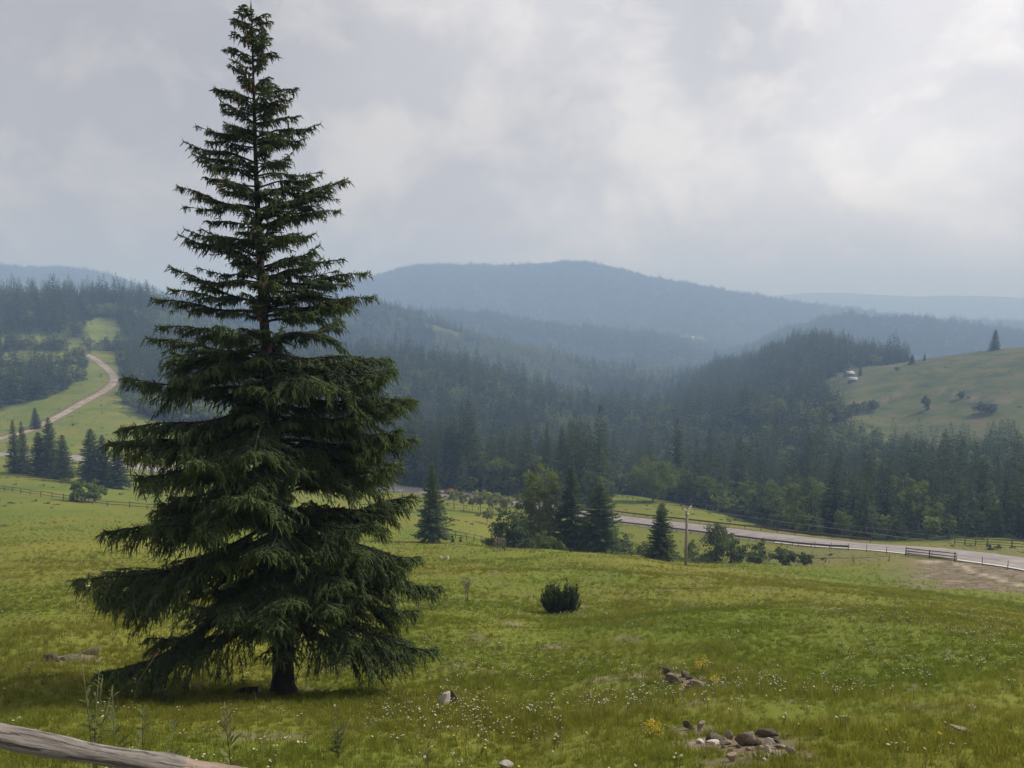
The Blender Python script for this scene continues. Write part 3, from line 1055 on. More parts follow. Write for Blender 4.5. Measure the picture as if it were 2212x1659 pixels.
def build_hero():
    base = G(612, 1500)
    Hh = 0
    top_ray = ray(538, 14)
    dist = math.hypot(base[0], base[1])
    top = np.array([top_ray[0], top_ray[1], top_ray[2]]) * dist
    Hh = top[2] - base[2]
    root = thing('spruce_tree', 'tall dark spruce with drooping boughs and a bare lower trunk, standing alone in the meadow', 'spruce', base)
    u = np.array([base[0], base[1]]) / dist          # away from the viewer
    side = np.array([u[1], -u[0]])                   # to the viewer's right
    lean = float((top[:2] - base[:2]) @ side)

    def axis(h):
        t = h / Hh
        off = lean * (0.35 * t + 0.65 * t * t) + 0.06 * math.sin(t * 7)
        return np.array([side[0] * off, side[1] * off, h])
    tr = MB()
    hs = np.concatenate([[-0.3, 0.0, 0.15, 0.4], np.linspace(0.9, Hh, 26)])
    rad = np.interp(hs / Hh, [-0.03, 0, 0.012, 0.03, 0.3, 0.7, 0.93, 1], [0.42, 0.36, 0.27, 0.235, 0.165, 0.062, 0.020, 0.007])
    tr.tube([axis(h) for h in hs], rad, 14, wob=0.05, seed=4)
    put('trunk', tr.mesh('trunk', (M['bark'],), True), root)
    tips_l = [(505, 48), (497, 102), (488, 112), (460, 188), (470, 206), (424, 270), (397, 308), (440, 376), (393, 407), (397, 492), (425, 575), (405, 583), (370, 612), (325, 632), (345, 690), (298, 718),
              (275, 815), (275, 895), (225, 945), (330, 1085), (222, 1130), (183, 1213), (240, 1260), (222, 1318), (235, 1372), (225, 1415)]
    tips_r = [(585, 47), (590, 110), (600, 118), (645, 190), (632, 215), (690, 272), (660, 300), (710, 398), (690, 380), (738, 440), (773, 465), (740, 540), (792, 577), (808, 627), (765, 655), (775, 720), (855, 768), (840, 790), (878, 847),
              (865, 910), (903, 937), (880, 1015), (880, 1090), (895, 1140), (890, 1190), (935, 1280), (905, 1318), (925, 1362), (880, 1395)]
    placed = []

    def tip_world(x, y, depth):
        r = ray(x, y)
        # level distance at which the sight line crosses the plane across the tree
        s = (dist + depth) / (r[0] * u[0] + r[1] * u[1])
        return r * s - base

    rs = np.random.default_rng(5)

    def ratio_for(h, L):
        t = h / Hh
        if L < 0.7:
            return None
        return 2 if t > 0.55 else (1 if t > 0.26 else 0)

    def place(h, yaw, L, cls=None, tilt=0.0):
        t = h / Hh
        if cls is None:
            cls = 2 if t > 0.55 + rs.uniform(-0.06, 0.06) else (1 if t > 0.24 + rs.uniform(-0.08, 0.08) else 0)
        best = sorted(range(len(BOUGHS)), key=lambda i: abs(math.log(L / BOUGHS[i][0])) + 0.35 * abs(BOUGHS[i][1] - cls) + rs.uniform(0, 0.22))[0]
        L0, _, w, f, _ = BOUGHS[best]
        o = put('bough', w, root, axis(h))
        s = L / L0
        o.scale = (s, s * rs.uniform(0.85, 1.1) * (1 if rs.random() < 0.5 else -1), s)
        o.rotation_euler = Euler((rs.normal(0, 0.16), tilt + rs.normal(0, 0.15) * (tilt == 0.0), yaw), 'XYZ')
        q = put('needle_spray', f, o)
        BUILT.append((o, h, w))
        return o

    env = []
    for sgn, tips in ((-1, tips_l), (1, tips_r)):
        for (x, y) in tips:
            dep = rs.uniform(-0.5, 0.5)
            tw = tip_world(x, y, 0)
            lat = abs(float((tw[:2] - axis(max(tw[2], 0.1))[:2]) @ side))
            env.append((tw[2], lat))
            dphi = rs.uniform(-0.35, 0.35)
            L = max(0.25, lat / math.cos(dphi))
            cls = 2 if tw[2] / Hh > 0.52 else (1 if tw[2] / Hh > 0.22 else 0)
            if L < 0.7:
                rt = 0.40
            else:
                rt = {2: 0.22, 1: 0.02, 0: -0.32}[cls]
            h = min(max(tw[2] - L * rt, 0.9), Hh - 0.12)
            need = (tw[2] - h) / L
            tilt = -math.atan(need) + math.atan(rt)
            vec = side * sgn * math.cos(dphi) + u * math.sin(dphi) * (1 if rs.random() < 0.5 else -1)
            place(h, math.atan2(vec[1], vec[0]), L, cls, tilt)
    env = np.array(sorted(env))
    eh = np.linspace(0, Hh, 60)
    er = np.array([np.interp(h, env[:, 0], env[:, 1]) for h in eh])
    er = smooth(er, 2)
    h = 1.7
    k = 0
    while h < Hh - 0.3:
        t = h / Hh
        nb = 5 if t < 0.5 else 4
        ph = rs.uniform(0, 6.28)
        for j in range(nb):
            yaw = ph + j * 2 * math.pi / nb + rs.normal(0, 0.25)
            hh = h + rs.uniform(-0.5, 0.5) * (1 if t < 0.7 else 0.35)
            cls = 2 if t > 0.55 else (1 if t > 0.24 else 0)
            ht = hh + {2: 0.15, 1: 0.0, 0: -0.3}[cls] * np.interp(hh, eh, er)
            L = float(np.interp(ht, eh, er)) * (rs.uniform(0.80, 1.06) if rs.random() < 0.65 else rs.uniform(0.5, 0.8))
            # keep the near side open towards the ground so that the trunk foot shows
            facing = math.cos(yaw - math.atan2(-u[1], -u[0]))
            if cls == 0:
                L = min(L * 0.93, max(0.5, (hh - 0.62 - 0.2 * max(facing, 0)) / 0.42))
            if t < 0.30 and facing > 0.3:
                L *= 0.78
            if 0.2 < t < 0.92 and vnoise(yaw * 1.3 + 9, hh * 0.8, 6) < 0.32:
                L *= 0.45
            place(hh, yaw, max(L, 0.22))
            if t > 0.40 or j % 3 == 0:
                place(hh + rs.uniform(-0.15, 0.15), yaw + rs.uniform(0.3, 0.9), max(L * rs.uniform(0.3, 0.5), 0.22))
        h += (0.31 - 0.11 * t) * rs.uniform(0.5, 1.5)
        k += 1
    # leader
    for j in range(5):
        place(Hh - 0.25 - 0.12 * j, rs.uniform(0, 6.28), 0.26)
    ld = MB()
    n = 60
    hh = rs.uniform(Hh - 1.0, Hh, n)
    p0 = np.array([axis(q) for q in hh])
    v = rs.normal(size=(n, 3))
    v[:, 2] = abs(v[:, 2]) * 0.8 + 0.2
    v /= np.linalg.norm(v, axis=1)[:, None]
    ld.strands(p0, p0 + v * 0.05, p0 + v * 0.09, 0.014, 0.2, rs)
    ld.strands([axis(Hh - 0.1)], [axis(Hh)], [axis(Hh + 0.16)], 0.018, 0.2, rs)
    put('leader', ld.mesh('leader', (M['needle'],)), root)
    # hanging cones in the upper crown
    cm = MB()
    bearing = [b for b in BUILT if b[1] > 0.33 * Hh]
    for _ in range(260):
        ob, hb, mesh_ = bearing[int(rs.integers(len(bearing)))]
        nv = len(mesh_.vertices) - 2
        ring = int(rs.integers(6, 11))
        co = np.mean([mesh_.vertices[ring * 5 + k].co[:] for k in range(5)], axis=0)
        lm = Matrix.LocRotScale(ob.location, ob.rotation_euler, ob.scale)
        p = np.array(lm @ Vector(co)) + rs.normal(0, 0.03, 3) - np.array([0, 0, 0.03])
        ll = rs.uniform(0.10, 0.15)
        zs = np.array([0, -0.15, -0.5, -0.85, -1.0]) * ll
        cm.tube(np.c_[np.full(5, p[0]), np.full(5, p[1]), p[2] + zs], np.array([0.006, 0.017, 0.021, 0.015, 0.004]), 6, seed=1)
    cn = put('cone_scatter', cm.mesh('cone_scatter', (M['cone'],), True), root)
    tag(cn, kind='stuff')
    return base, Hh


HERO_BASE, HERO_H = build_hero()


# ------------------------------------------------------------------ trees at a distance
def spruce_crown(seed, H, Rr, nb, nt, z0=0.06, fat=1.0, mat='needle_far', slim=0.85):
    rs = np.random.default_rng(seed)
    t = (np.arange(nb) + rs.random(nb)) / nb
    t = t ** 1.15 * 0.985
    h = H * (z0 + (1 - z0) * t)
    L = Rr * (1 - t) ** slim * rs.uniform(0.62, 1.08, nb) + 0.02 * H * (1 - t) + 0.012 * H
    yaw = np.arange(nb) * 2.399 + rs.normal(0, 0.4, nb)
    a = np.interp(t, [0, 0.4, 1], [-0.42, -0.22, 0.35]) + rs.normal(0, 0.07, nb)
    e = np.c_[np.cos(yaw), np.sin(yaw), np.zeros(nb)]

    def limb(i, s):
        p = e[i] * (L[i] * s)[:, None]
        p[:, 2] = h[i] + L[i] * (a[i] * s + 0.16 * s ** 3)
        return p
    i = np.repeat(np.arange(nb), nt)
    s = rs.uniform(0.1, 1.0, nb * nt)
    typ = rs.integers(0, 3, nb * nt)
    dl = (0.55 / nt + 0.05) * fat
    p0, p1 = limb(i, np.clip(s - dl, 0, 1)), limb(i, np.clip(s + dl, 0, 1.05))
    lat = np.c_[-e[i][:, 1], e[i][:, 0], np.zeros(len(i))]
    sg = np.where(typ == 0, 1.0, np.where(typ == 1, -1.0, 0.0))
    v = e[i] * rs.uniform(0.3, 0.8, len(i))[:, None] + lat * (sg * rs.uniform(0.5, 1.0, len(i)))[:, None]
    v[:, 2] -= np.where(typ == 2, rs.uniform(0.7, 1.2, len(i)), rs.uniform(0.1, 0.45, len(i)))
    ln = np.where(typ == 2, 0.26, 0.40) * (L[i] * (1.12 - s) ** 0.6 + 0.10 * Rr) * rs.uniform(0.6, 1.1, len(i)) * fat
    p2 = limb(i, s) + v * ln[:, None]
    V = np.stack([p0, p1, p2], 1).reshape(-1, 3)
    T = (np.arange(len(i)) * 3)[:, None] + np.arange(3)[None]
    m = MB()
    m.add(V, None, T, np.repeat(np.clip((s - 0.45) * 0.9 + rs.uniform(-0.2, 0.25, len(i)), 0, 1), 3))
    # leader
    m.strands([[0, 0, H * 0.92]], [[0, 0, H * 0.96]], [[0, 0, H * 1.01]], 0.004 * H, 0.1, rs)
    return m


def trunk_mb(H, r0, frac=0.96, n=7, bend=0.0, seed=0):
    m = MB()
    zz = np.linspace(-0.4, H * frac, 9)
    rs = np.random.default_rng(seed)
    ph = rs.uniform(0, 6)
    off = bend * H * (np.clip(zz, 0, None) / H) ** 2
    m.tube(np.c_[off * math.cos(ph), off * math.sin(ph), zz], np.interp(zz, [-0.4, 0, 0.3, H * frac], [r0 * 1.3, r0 * 1.15, r0, r0 * 0.12]), n)
    return m


def leafy(seed, H, Rr, z0, ncl, nl, leaf, mat='leaf', shape='round', limbs=8, bark='bark_pale', core=0.0):
    """broad-leaved crown: leaf faces in clumps carried on limbs"""
    rs = np.random.default_rng(seed)
    cz, rz = (z0 + H) / 2, (H - z0) / 2
    v = rs.normal(size=(ncl, 3))
    v /= np.linalg.norm(v, axis=1)[:, None]
    rad = rs.uniform(0.35, 1.0, ncl) ** 0.6
    lobe = 0.82 + 0.30 * np.sin(3 * np.arctan2(v[:, 1], v[:, 0]) + seed) * np.cos(2.3 * v[:, 2] + seed)
    c = v * (rad * lobe)[:, None] * np.array([Rr, Rr, rz])
    c[:, 2] += cz
    if shape == 'cone':
        k = np.clip((c[:, 2] - z0) / (H - z0), 0, 1)
        c[:, :2] *= (1.25 - 0.95 * k)[:, None]
    if shape == 'bush':
        c[:, 2] = np.maximum(c[:, 2], z0 + 0.06 * H + rs.uniform(0, 0.15, ncl) * H)
    cr = 0.30 * min(Rr, rz) * rs.uniform(0.5, 1.3, ncl)
    i = np.repeat(np.arange(ncl), nl)
    w = rs.normal(size=(len(i), 3))
    w /= np.linalg.norm(w, axis=1)[:, None]
    w[:, 2] *= 0.8
    pts = c[i] + w * (cr[i] * rs.uniform(0.4, 1.0, len(i)))[:, None]
    pts[:, 2] = np.maximum(pts[:, 2], 0.03)
    m = MB()
    m.leaves(pts, leaf * rs.uniform(0.6, 1.25, len(i)), rs, np.clip(rs.normal(0.35, 0.3, len(i)), 0, 1))
    wd = trunk_mb(H * 0.85, 0.014 * H + 0.02, 0.9, bend=0.05, seed=seed)
    for k in rs.choice(ncl, min(limbs, ncl), replace=False):
        zb = max(0.1, min(c[k, 2] * rs.uniform(0.35, 0.7), H * 0.7))
        b = np.array([0, 0, zb])
        mid = b * 0.45 + c[k] * 0.55 + np.array([0, 0, -0.04 * H])
        wd.tube([b, mid, c[k]], [0.009 * H, 0.006 * H, 0.002 * H], 5)
    return m.mesh('crown', (M[mat],)), wd.mesh('trunk', (M[bark],), True)


SPRUCE_NEAR = []
for k, (rr, slim) in enumerate(((3.0, 0.8), (3.6, 0.75), (2.6, 0.9), (4.2, 0.8))):
    SPRUCE_NEAR.append((spruce_crown(300 + k, 14.0, rr, 340, 38, 0.10 if k == 0 else 0.03, 0.9, slim=slim).mesh('crown', (M['needle'],)), trunk_mb(14, 0.2).mesh('trunk', (M['bark'],), True)))
SPRUCE_MID = []
for k, rr in enumerate((2.5, 3.0, 2.2, 3.4, 2.8)):
    SPRUCE_MID.append((spruce_crown(320 + k, 20.0, rr * 1.15, 150, 13, 0.08, 1.15).mesh('crown', (M['needle_far'],)), trunk_mb(20, 0.24, 0.78).mesh('trunk', (M['bark'],), True)))
SPRUCE_FAR = []
for k, rr in enumerate((3.0, 3.5, 2.5, 3.9)):
    SPRUCE_FAR.append(spruce_crown(340 + k, 20.0, rr, 60, 6, 0.08, 1.7).mesh('crown', (M['needle_far'],)))
LEAFY_MID = [leafy(360 + k, 12.0, rr, z0, 34, 64, 0.50, mat) for k, (rr, z0, mat) in enumerate(((4.0, 1.2, 'leaf'), (3.2, 0.8, 'leaf'), (4.6, 1.0, 'leaf'), (3.0, 0.5, 'leaf_dark'), (3.8, 1.5, 'leaf')))]
LEAFY_FAR = [leafy(380 + k, 12.0, rr, 1.0, 30, 12, 1.15, 'leaf_far', limbs=2)[0] for k, rr in enumerate((4.2, 3.6, 4.8))]


def build_forest():
    rs = np.random.default_rng(12)
    P = []
    for (r0, r1, sp) in ((145, 450, 4.4), (450, 1000, 5.0), (1000, 2450, 7.4), (2450, 4700, 13.0)):
        n = int(0.5 * (r1 * r1 - r0 * r0) * 2 * R(40) / (sp * sp))
        d = np.sqrt(rs.uniform(r0 * r0, r1 * r1, n))
        a = rs.uniform(-R(40), R(40), n)
        P.append(np.c_[d * np.sin(a), d * np.cos(a)])
    P = np.vstack(P)
    f, o, px, d = cover(P[:, 0], P[:, 1])
    keep = rs.random(len(P)) < f * np.where((px < 400) & (d < 950), 0.72, 0.90)
    q1, _ = near_line(P[:, 0], P[:, 1], MAIN)
    q2, _ = near_line(P[:, 0], P[:, 1], UPPER)
    keep &= (q1 > 7) & (q2 > 8)
    # ragged crest of the far mountain
    cn = 700
    cx_ = rs.uniform(760, 1560, cn)
    cd_ = 3690 + rs.normal(0, 18, cn)
    ca = az_of(cx_)
    CR = np.c_[cd_ * np.sin(ca), cd_ * np.cos(ca)]
    # the right-hand ridge behind the open hill ends in open country
    keep &= ~((px > 1960) & (d > 690) & (d < 1300))
    P, px, d = np.vstack([P[keep], CR]), np.concatenate([px[keep], cx_]), np.concatenate([d[keep], cd_])
    z = ground_z(P[:, 0], P[:, 1])
    stand = fbm(P[:, 0] / 70, P[:, 1] / 70, 51, 3)
    pd = np.clip((stand - 0.50) * 5, 0.07, 0.75)
    pd = np.where((px > 940) & (px < 1450) & (d > 1150) & (d < 1640), np.maximum(pd, 0.22 + 0.75 * (fbm(P[:, 0] / 60, P[:, 1] / 60, 8, 3) > 0.47)), pd)
    pd = np.where((px > 840) & (px < 1100) & (d > 600) & (d < 800), np.maximum(pd, 0.30), pd)
    de = np.interp(px, DEDGE_X, DEDGE_D)
    edge = np.clip(1 - (d - de) / 40, 0, 1)
    pd = np.where(px > 820, np.maximum(pd, edge * np.where(px > 1550, 0.42, 0.5)), pd)
    pd = np.where((px > 1450) & (px < 1950) & (d > 600) & (d < 1000), pd * 0.35, pd)
    pd = np.where((px > 1250) & (d > de + 60) & (d < 620), pd * 0.5, pd)
    pd = np.where(d > 2000, pd * 0.25, pd)
    dec = rs.random(len(P)) < pd
    h = np.where(dec, rs.uniform(5.5, 15, len(P)), np.clip(rs.normal(17, 4.5, len(P)), 8, 28) * (0.6 + 0.8 * fbm(P[:, 0] / 28, P[:, 1] / 28, 33, 2)))
    h = np.where((px > 1550) & (edge > 0.1), h * (1 - 0.40 * edge), h)
    az_ = np.arctan2(P[:, 0], P[:, 1])
    lim = d * dip(az_, 965 - 70 * rs.random(len(P)) ** 2) - z
    h = np.where((px > 1790) & (d < 480), np.clip(np.minimum(h, lim), 4.0, None), h)
    h = np.where((px < 400) & (d < 800), np.minimum(h, 21), h)
    h = np.where(d > 2000, h * (0.45 + 1.1 * fbm(P[:, 0] / 40, P[:, 1] / 40, 88, 2)), h)
    h[-cn:] = 11 + 26 * np.clip(fbm(P[-cn:, 0] / 30, P[-cn:, 1] / 300, 5, 3) - 0.25, 0, 1) * rs.uniform(0.6, 1.4, cn)
    dec[-cn:] = False
    # leave out what the land and the trees before it hide
    az = np.arctan2(P[:, 0], P[:, 1])
    bins = np.floor(np.degrees(az) / 0.12).astype(int)
    top = (z + h) / d
    low = (z + 0.30 * h) / d
    vis = np.zeros(len(P), bool)
    gd = np.exp(np.linspace(math.log(60), math.log(4800), 260))
    order = np.argsort(d)
    for b in np.unique(bins):
        ids = order[bins[order] == b]
        a = R((b + 0.5) * 0.12)
        gz = ground_z(gd * math.sin(a), gd * math.cos(a)) / gd
        gmax = np.maximum.accumulate(gz)
        cur = -9.0
        for i in ids:
            blk = max(cur, gmax[max(np.searchsorted(gd, d[i]) - 1, 0)])
            if top[i] > blk - 0.0005:
                vis[i] = True
            cur = max(cur, low[i] if d[i] > 600 else (z[i] + 0.12 * h[i]) / d[i])
    P, px, d, z, h, dec = P[vis], px[vis], d[vis], z[vis], h[vis], dec[vis]
    print('forest trees', len(P), 'leafy', dec.sum())
    app = h / d
    inpic = (px > -20) & (px < 2232)

    ZX = [430, 1000, 1330, 1560, 1800, 2050, 9999]
    WHERE = ['on the slope above the winding upper road', 'behind the red car and the willow row', 'behind the tall birch', 'behind the round tree and the power pole', 'behind the bend of the road', 'behind the black three rail fence',
             'behind the grey fence and the golden field strip']

    def zone(i):
        k = next(j for j, x in enumerate(ZX) if px[i] < x)
        return k, bool(d[i] > np.interp(px[i], DEDGE_X, DEDGE_D) + 55)
    single = np.zeros(len(P), bool)
    for want_dec, limit in ((False, 300), (True, 190)):
        ids = np.nonzero((dec == want_dec) & inpic)[0]
        ids = ids[np.argsort(-app[ids])][:limit]
        single[ids] = True
        for i in ids:
            zk, deep = zone(i)
            where = WHERE[zk]
            if want_dec:
                cr, tr = LEAFY_MID[int(rs.integers(len(LEAFY_MID)))]
                s = h[i] / 12.0
                o = thing('broadleaf_tree', ('pale broadleaf tree deep in the wood ' if deep else 'bushy broadleaf tree at the wood edge ') + where, 'tree', (P[i, 0], P[i, 1], z[i]), rs.uniform(0, 6.28), (s * rs.uniform(0.8, 1.15), s * rs.uniform(0.8, 1.15), s), ('inner' if deep else 'front') + ' broadleaf trees ' + where)
            else:
                cr, tr = SPRUCE_MID[int(rs.integers(len(SPRUCE_MID)))]
                s = h[i] / 20.0
                w = s * rs.uniform(0.95, 1.45)
                o = thing('spruce_tree', ('dark spruce deep in the wood ' if deep else 'dark spruce at the wood edge ') + where, 'spruce', (P[i, 0], P[i, 1], z[i]), rs.uniform(0, 6.28), (w, w, s), ('inner' if deep else 'front') + ' spruces ' + where)
            put('crown', cr, o)
            put('trunk', tr, o)
    for want_dec, nm, protos, H0, lab in ((False, 'spruce_forest', SPRUCE_FAR, 20.0, 'dark spruce forest covering the hills and the distant blue mountain'),
                                          (True, 'broadleaf_forest', LEAFY_FAR, 12.0, 'lighter broadleaf woodland mixed into the spruce hills')):
        m = (dec == want_dec) & ~single
        n = m.sum()
        s = h[m] / H0
        w = s * rs.uniform(0.95, 1.4, n) * np.clip(d[m] / 1300, 1, 2.3)
        scatter(nm, np.c_[P[m], z[m] - 0.2], np.c_[np.zeros(n), np.zeros(n), rs.uniform(0, 6.28, n)], np.c_[w, w, s], rs.integers(0, len(protos), n), protos, lab)


build_forest()


# ------------------------------------------------------------------ trees and shrubs that stand out one by one
def stand(x, d=None, row=None):
    return G(x, row) if row is not None else at_xd(x, d)


def h_to(p, x, top):
    r = ray(x, top)
    return float(r[2] * math.hypot(p[0], p[1]) - p[2])


SP_N = 0
for (x, row, d, top, wf, kind, lab, grp) in [
    (935, 1172, None, 1000, 0.88, 0, 'loose branched spruce with a bare foot, between the tall spruce and the red car', None),
    (1233, None, 113, 1003, 1.2, 2, 'slender dark spruce pressed against the tall birch', None),
    (1293, None, 111, 1042, 1.1, 3, 'broad dark spruce on the far side of the slender one by the birch', None),
    (1427, 1210, None, 1085, 0.95, 1, 'single dark spruce just beside the power pole', None),
    (34, 1021, None, 905, 0.75, 2, 'pointed spruce at the outer end of the clump behind the meadow fence', None),
    (53, 1023, None, 908, 0.7, 2, 'thin topped spruce second in the clump behind the meadow fence', None),
    (88, 1028, None, 932, 0.95, 1, 'shorter spruce filling the middle of the clump behind the meadow fence', None),
    (112, 1030, None, 900, 0.85, 0, 'tallest spruce of the clump behind the meadow fence', None),
    (140, 1036, None, 938, 1.0, 0, 'paler loose spruce at the inner end of the clump behind the fence', None),
    (202, 1046, None, 924, 0.85, 3, 'dense almost black spruce standing apart beyond the leafy fence bush', None),
    (226, 1050, None, 938, 0.85, 1, 'greyer spruce leaning on the dense black one beyond the fence', None),
    (258, 1056, None, 950, 1.0, 0, 'ragged spruce with a lifted skirt at the end of the row beyond the fence', None),
    (331, 1067, None, 1006, 0.9, 0, 'small pale young spruce alone on the bright grass beyond the fence', None),
    (78, 926, None, 880, 0.9, 1, 'spruce standing alone beside the upper road', None),
    (1181, None, 300, 910, 0.62, 2, 'very tall narrow spruce rising from the wood over the birch top', None),
    (1213, None, 297, 918, 0.68, 0, 'second tall narrow spruce rising over the birch top', None),
    (2148, 757, None, 711, 0.9, 1, 'solitary spruce on the skyline of the open grassy hill', None),
    (1997, 779, None, 761, 0.9, 2, 'small spruce on the lower shoulder of the grassy hill skyline', None),
    (1970, 786, None, 765, 1.1, 3, 'squat dark spruce where the grassy hill meets the wood', None),
    (1858, 812, None, 782, 0.75, 2, 'dark spruce beside the pale roofed huts', None),
    (978, 1171, None, 1156, 1.0, 1, 'tiny spruce sapling before the mid meadow fence', None),
    (995, 1171, None, 1157, 0.9, 0, 'second tiny spruce sapling before the mid meadow fence', None),
]:
    p = stand(x, d, row)
    h = h_to(p, x, top)
    cr, tr = SPRUCE_NEAR[kind]
    s = h / 14.0
    o = thing('spruce_tree', lab, 'spruce', p, SP_N * 1.3, (s * wf * 1.25, s * wf * 1.25, s), grp)
    put('crown', cr, o)
    put('trunk', tr, o)
    SP_N += 1

LV = 0
for (x, row, d, top, hw, z0, mat, shape, leaf, ncl, nl, name, cat, lab, grp) in [
    (1168, None, 114, 985, 54, 0.08, 'leaf_birch', 'round', 0.32, 100, 140, 'birch_tree', 'tree', 'tall full birch with light green crown behind the meadow edge', None),
    (1096, None, 104, 1090, 40, 0.0, 'leaf_dark', 'bush', 0.30, 90, 50, 'bushy_tree', 'tree', 'rounded bushy tree in front of the birch on the fence side', None),
    (1128, None, 108, 1120, 34, 0.0, 'leaf_dark', 'bush', 0.28, 60, 50, 'leafy_shrub', 'shrub', 'dark shrub filling the gap at the foot of the birch', None),
    (1181, None, 96, 1148, 22, 0.0, 'leaf', 'bush', 0.26, 40, 40, 'leafy_shrub', 'shrub', 'bright green shrub at the meadow edge under the birch', None),
    (1163, None, 95, 1150, 8, 0.0, 'leaf', 'round', 0.20, 30, 30, 'sapling_tree', 'sapling', 'slim upright sapling at the meadow edge under the birch', None),
    (1208, None, 96, 1168, 18, 0.0, 'leaf', 'bush', 0.24, 30, 36, 'leafy_shrub', 'shrub', 'low leafy shrub before the slender spruce', None),
    (1410, 1084, None, 984, 58, 0.04, 'leaf', 'round', 0.45, 90, 120, 'round_tree', 'tree', 'big round leafy tree on the field beyond the road', None),
    (1346, None, 124, 1148, 30, 0.0, 'leaf_dark', 'bush', 0.28, 60, 44, 'leafy_shrub', 'shrub', 'wide shrub in the dip between the two big spruces and the road', None),
    (1385, None, 120, 1163, 26, 0.0, 'leaf', 'bush', 0.28, 50, 44, 'leafy_shrub', 'shrub', 'mid green shrub in the dip against the single dark spruce', None),
    (1362, None, 110, 1186, 20, 0.0, 'leaf', 'bush', 0.26, 40, 40, 'leafy_shrub', 'shrub', 'pale low shrub on the lip of the dip', None),
    (1494, 1208, None, 1170, 17, 0.0, 'leaf', 'bush', 0.24, 44, 44, 'leafy_shrub', 'shrub', 'small round bright shrub next to the power pole foot', None),
    (1546, None, 117, 1121, 34, 0.0, 'leaf_dark', 'bush', 0.28, 80, 50, 'leafy_shrub', 'shrub', 'tall dark shrub below the road past the power pole', None),
    (1585, None, 120, 1148, 28, 0.0, 'leaf_dark', 'bush', 0.28, 60, 44, 'leafy_shrub', 'shrub', 'dark shrub leaning on the tall one below the road', None),
    (1632, None, 119, 1176, 24, 0.0, 'leaf_dark', 'bush', 0.26, 46, 40, 'leafy_shrub', 'shrub', 'low dark shrub under the road embankment', None),
    (1642, None, 124, 1152, 9, 0.1, 'leaf', 'round', 0.22, 30, 30, 'sapling_tree', 'sapling', 'thin sapling poking up before the road surface', None),
    (1694, None, 116, 1180, 34, 0.0, 'leaf_dark', 'bush', 0.26, 60, 40, 'leafy_shrub', 'shrub', 'spreading shrub on the bank under the road bend', None),
    (1740, None, 114, 1193, 22, 0.0, 'leaf_dark', 'bush', 0.24, 40, 40, 'leafy_shrub', 'shrub', 'lowest shrub at the end of the bank thicket', None),
    (192, 1084, None, 1038, 44, 0.0, 'leaf', 'bush', 0.42, 80, 50, 'leafy_shrub', 'shrub', 'large leafy bush growing through the wooden meadow fence', None),
    (980, 1099, None, 1055, 17, 0.42, 'leaf_pale', 'round', 0.5, 34, 30, 'willow_sapling', 'sapling', 'pale young willow directly beside the red car', None),
    (1002, 1103, None, 1061, 16, 0.40, 'leaf_pale', 'round', 0.5, 34, 30, 'willow_sapling', 'sapling', 'pale young willow second from the red car', None),
    (1021, 1104, None, 1072, 13, 0.35, 'leaf_pale', 'round', 0.5, 28, 26, 'willow_sapling', 'sapling', 'shorter pale willow third from the red car', None),
    (1038, 1108, None, 1056, 18, 0.42, 'leaf_pale', 'round', 0.5, 34, 30, 'willow_sapling', 'sapling', 'tall pale willow in the middle of the roadside row', None),
    (1064, 1110, None, 1060, 24, 0.30, 'leaf_pale', 'round', 0.5, 44, 30, 'willow_sapling', 'sapling', 'widest pale willow of the roadside row', None),
    (1092, 1112, None, 1068, 18, 0.30, 'leaf_pale', 'round', 0.5, 34, 30, 'willow_sapling', 'sapling', 'last pale willow of the row, against the bushy tree', None),
    (1052, 1132, None, 1097, 16, 0.30, 'leaf_pale', 'round', 0.42, 30, 30, 'willow_sapling', 'sapling', 'pale young willow standing below the roadside row on the slope', None),
    (838, 1068, None, 1035, 14, 0.30, 'leaf_pale', 'round', 0.5, 30, 26, 'willow_sapling', 'sapling', 'pale young tree by the road behind the tall spruce boughs', None),
    (1850, 893, None, 868, 22, 0.0, 'leaf_dark', 'bush', 0.9, 50, 30, 'leafy_shrub', 'shrub', 'dark shrub clump at the foot of the grassy hill', None),
    (1882, 888, None, 862, 18, 0.0, 'leaf_dark', 'bush', 0.9, 50, 30, 'leafy_shrub', 'shrub', 'dark shrub above the clump at the foot of the grassy hill', None),
    (1825, 905, None, 872, 22, 0.0, 'leaf_dark', 'bush', 0.9, 50, 30, 'leafy_shrub', 'shrub', 'dark shrub where the grassy hill runs into the wood', None),
    (2000, 886, None, 853, 11, 0.0, 'leaf_dark', 'round', 0.8, 50, 30, 'hill_tree', 'tree', 'single dark egg shaped tree in the middle of the grassy hill', None),
    (2120, 893, None, 868, 17, 0.0, 'leaf_dark', 'bush', 0.8, 40, 30, 'leafy_shrub', 'shrub', 'dark square thicket beside the track on the grassy hill', None),
    (2141, 893, None, 870, 15, 0.0, 'leaf_dark', 'bush', 0.8, 40, 30, 'leafy_shrub', 'shrub', 'second half of the dark thicket by the hill track', None),
    (2075, 862, None, 845, 10, 0.0, 'leaf_dark', 'bush', 0.8, 30, 26, 'leafy_shrub', 'shrub', 'small shrub above the track on the grassy hill', None),
    (1938, 800, None, 792, 7, 0.0, 'leaf_dark', 'bush', 0.8, 24, 20, 'leafy_shrub', 'shrub', 'tiny shrub high on the hill shoulder', None),
]:
    p = stand(x, d, row)
    h = h_to(p, x, top)
    rr = px_height(p, hw) * 1.05
    cr, tr = leafy(500 + LV, h, rr, z0 * h, ncl, nl, leaf, mat, shape, 6 if h < 6 else 12, 'bark_pale' if mat != 'leaf_dark' else 'bark')
    o = thing(name, lab, cat, p, 0.0, 1.0, grp)
    put('crown' if 'tree' in name or 'sapling' in name else 'foliage', cr, o)
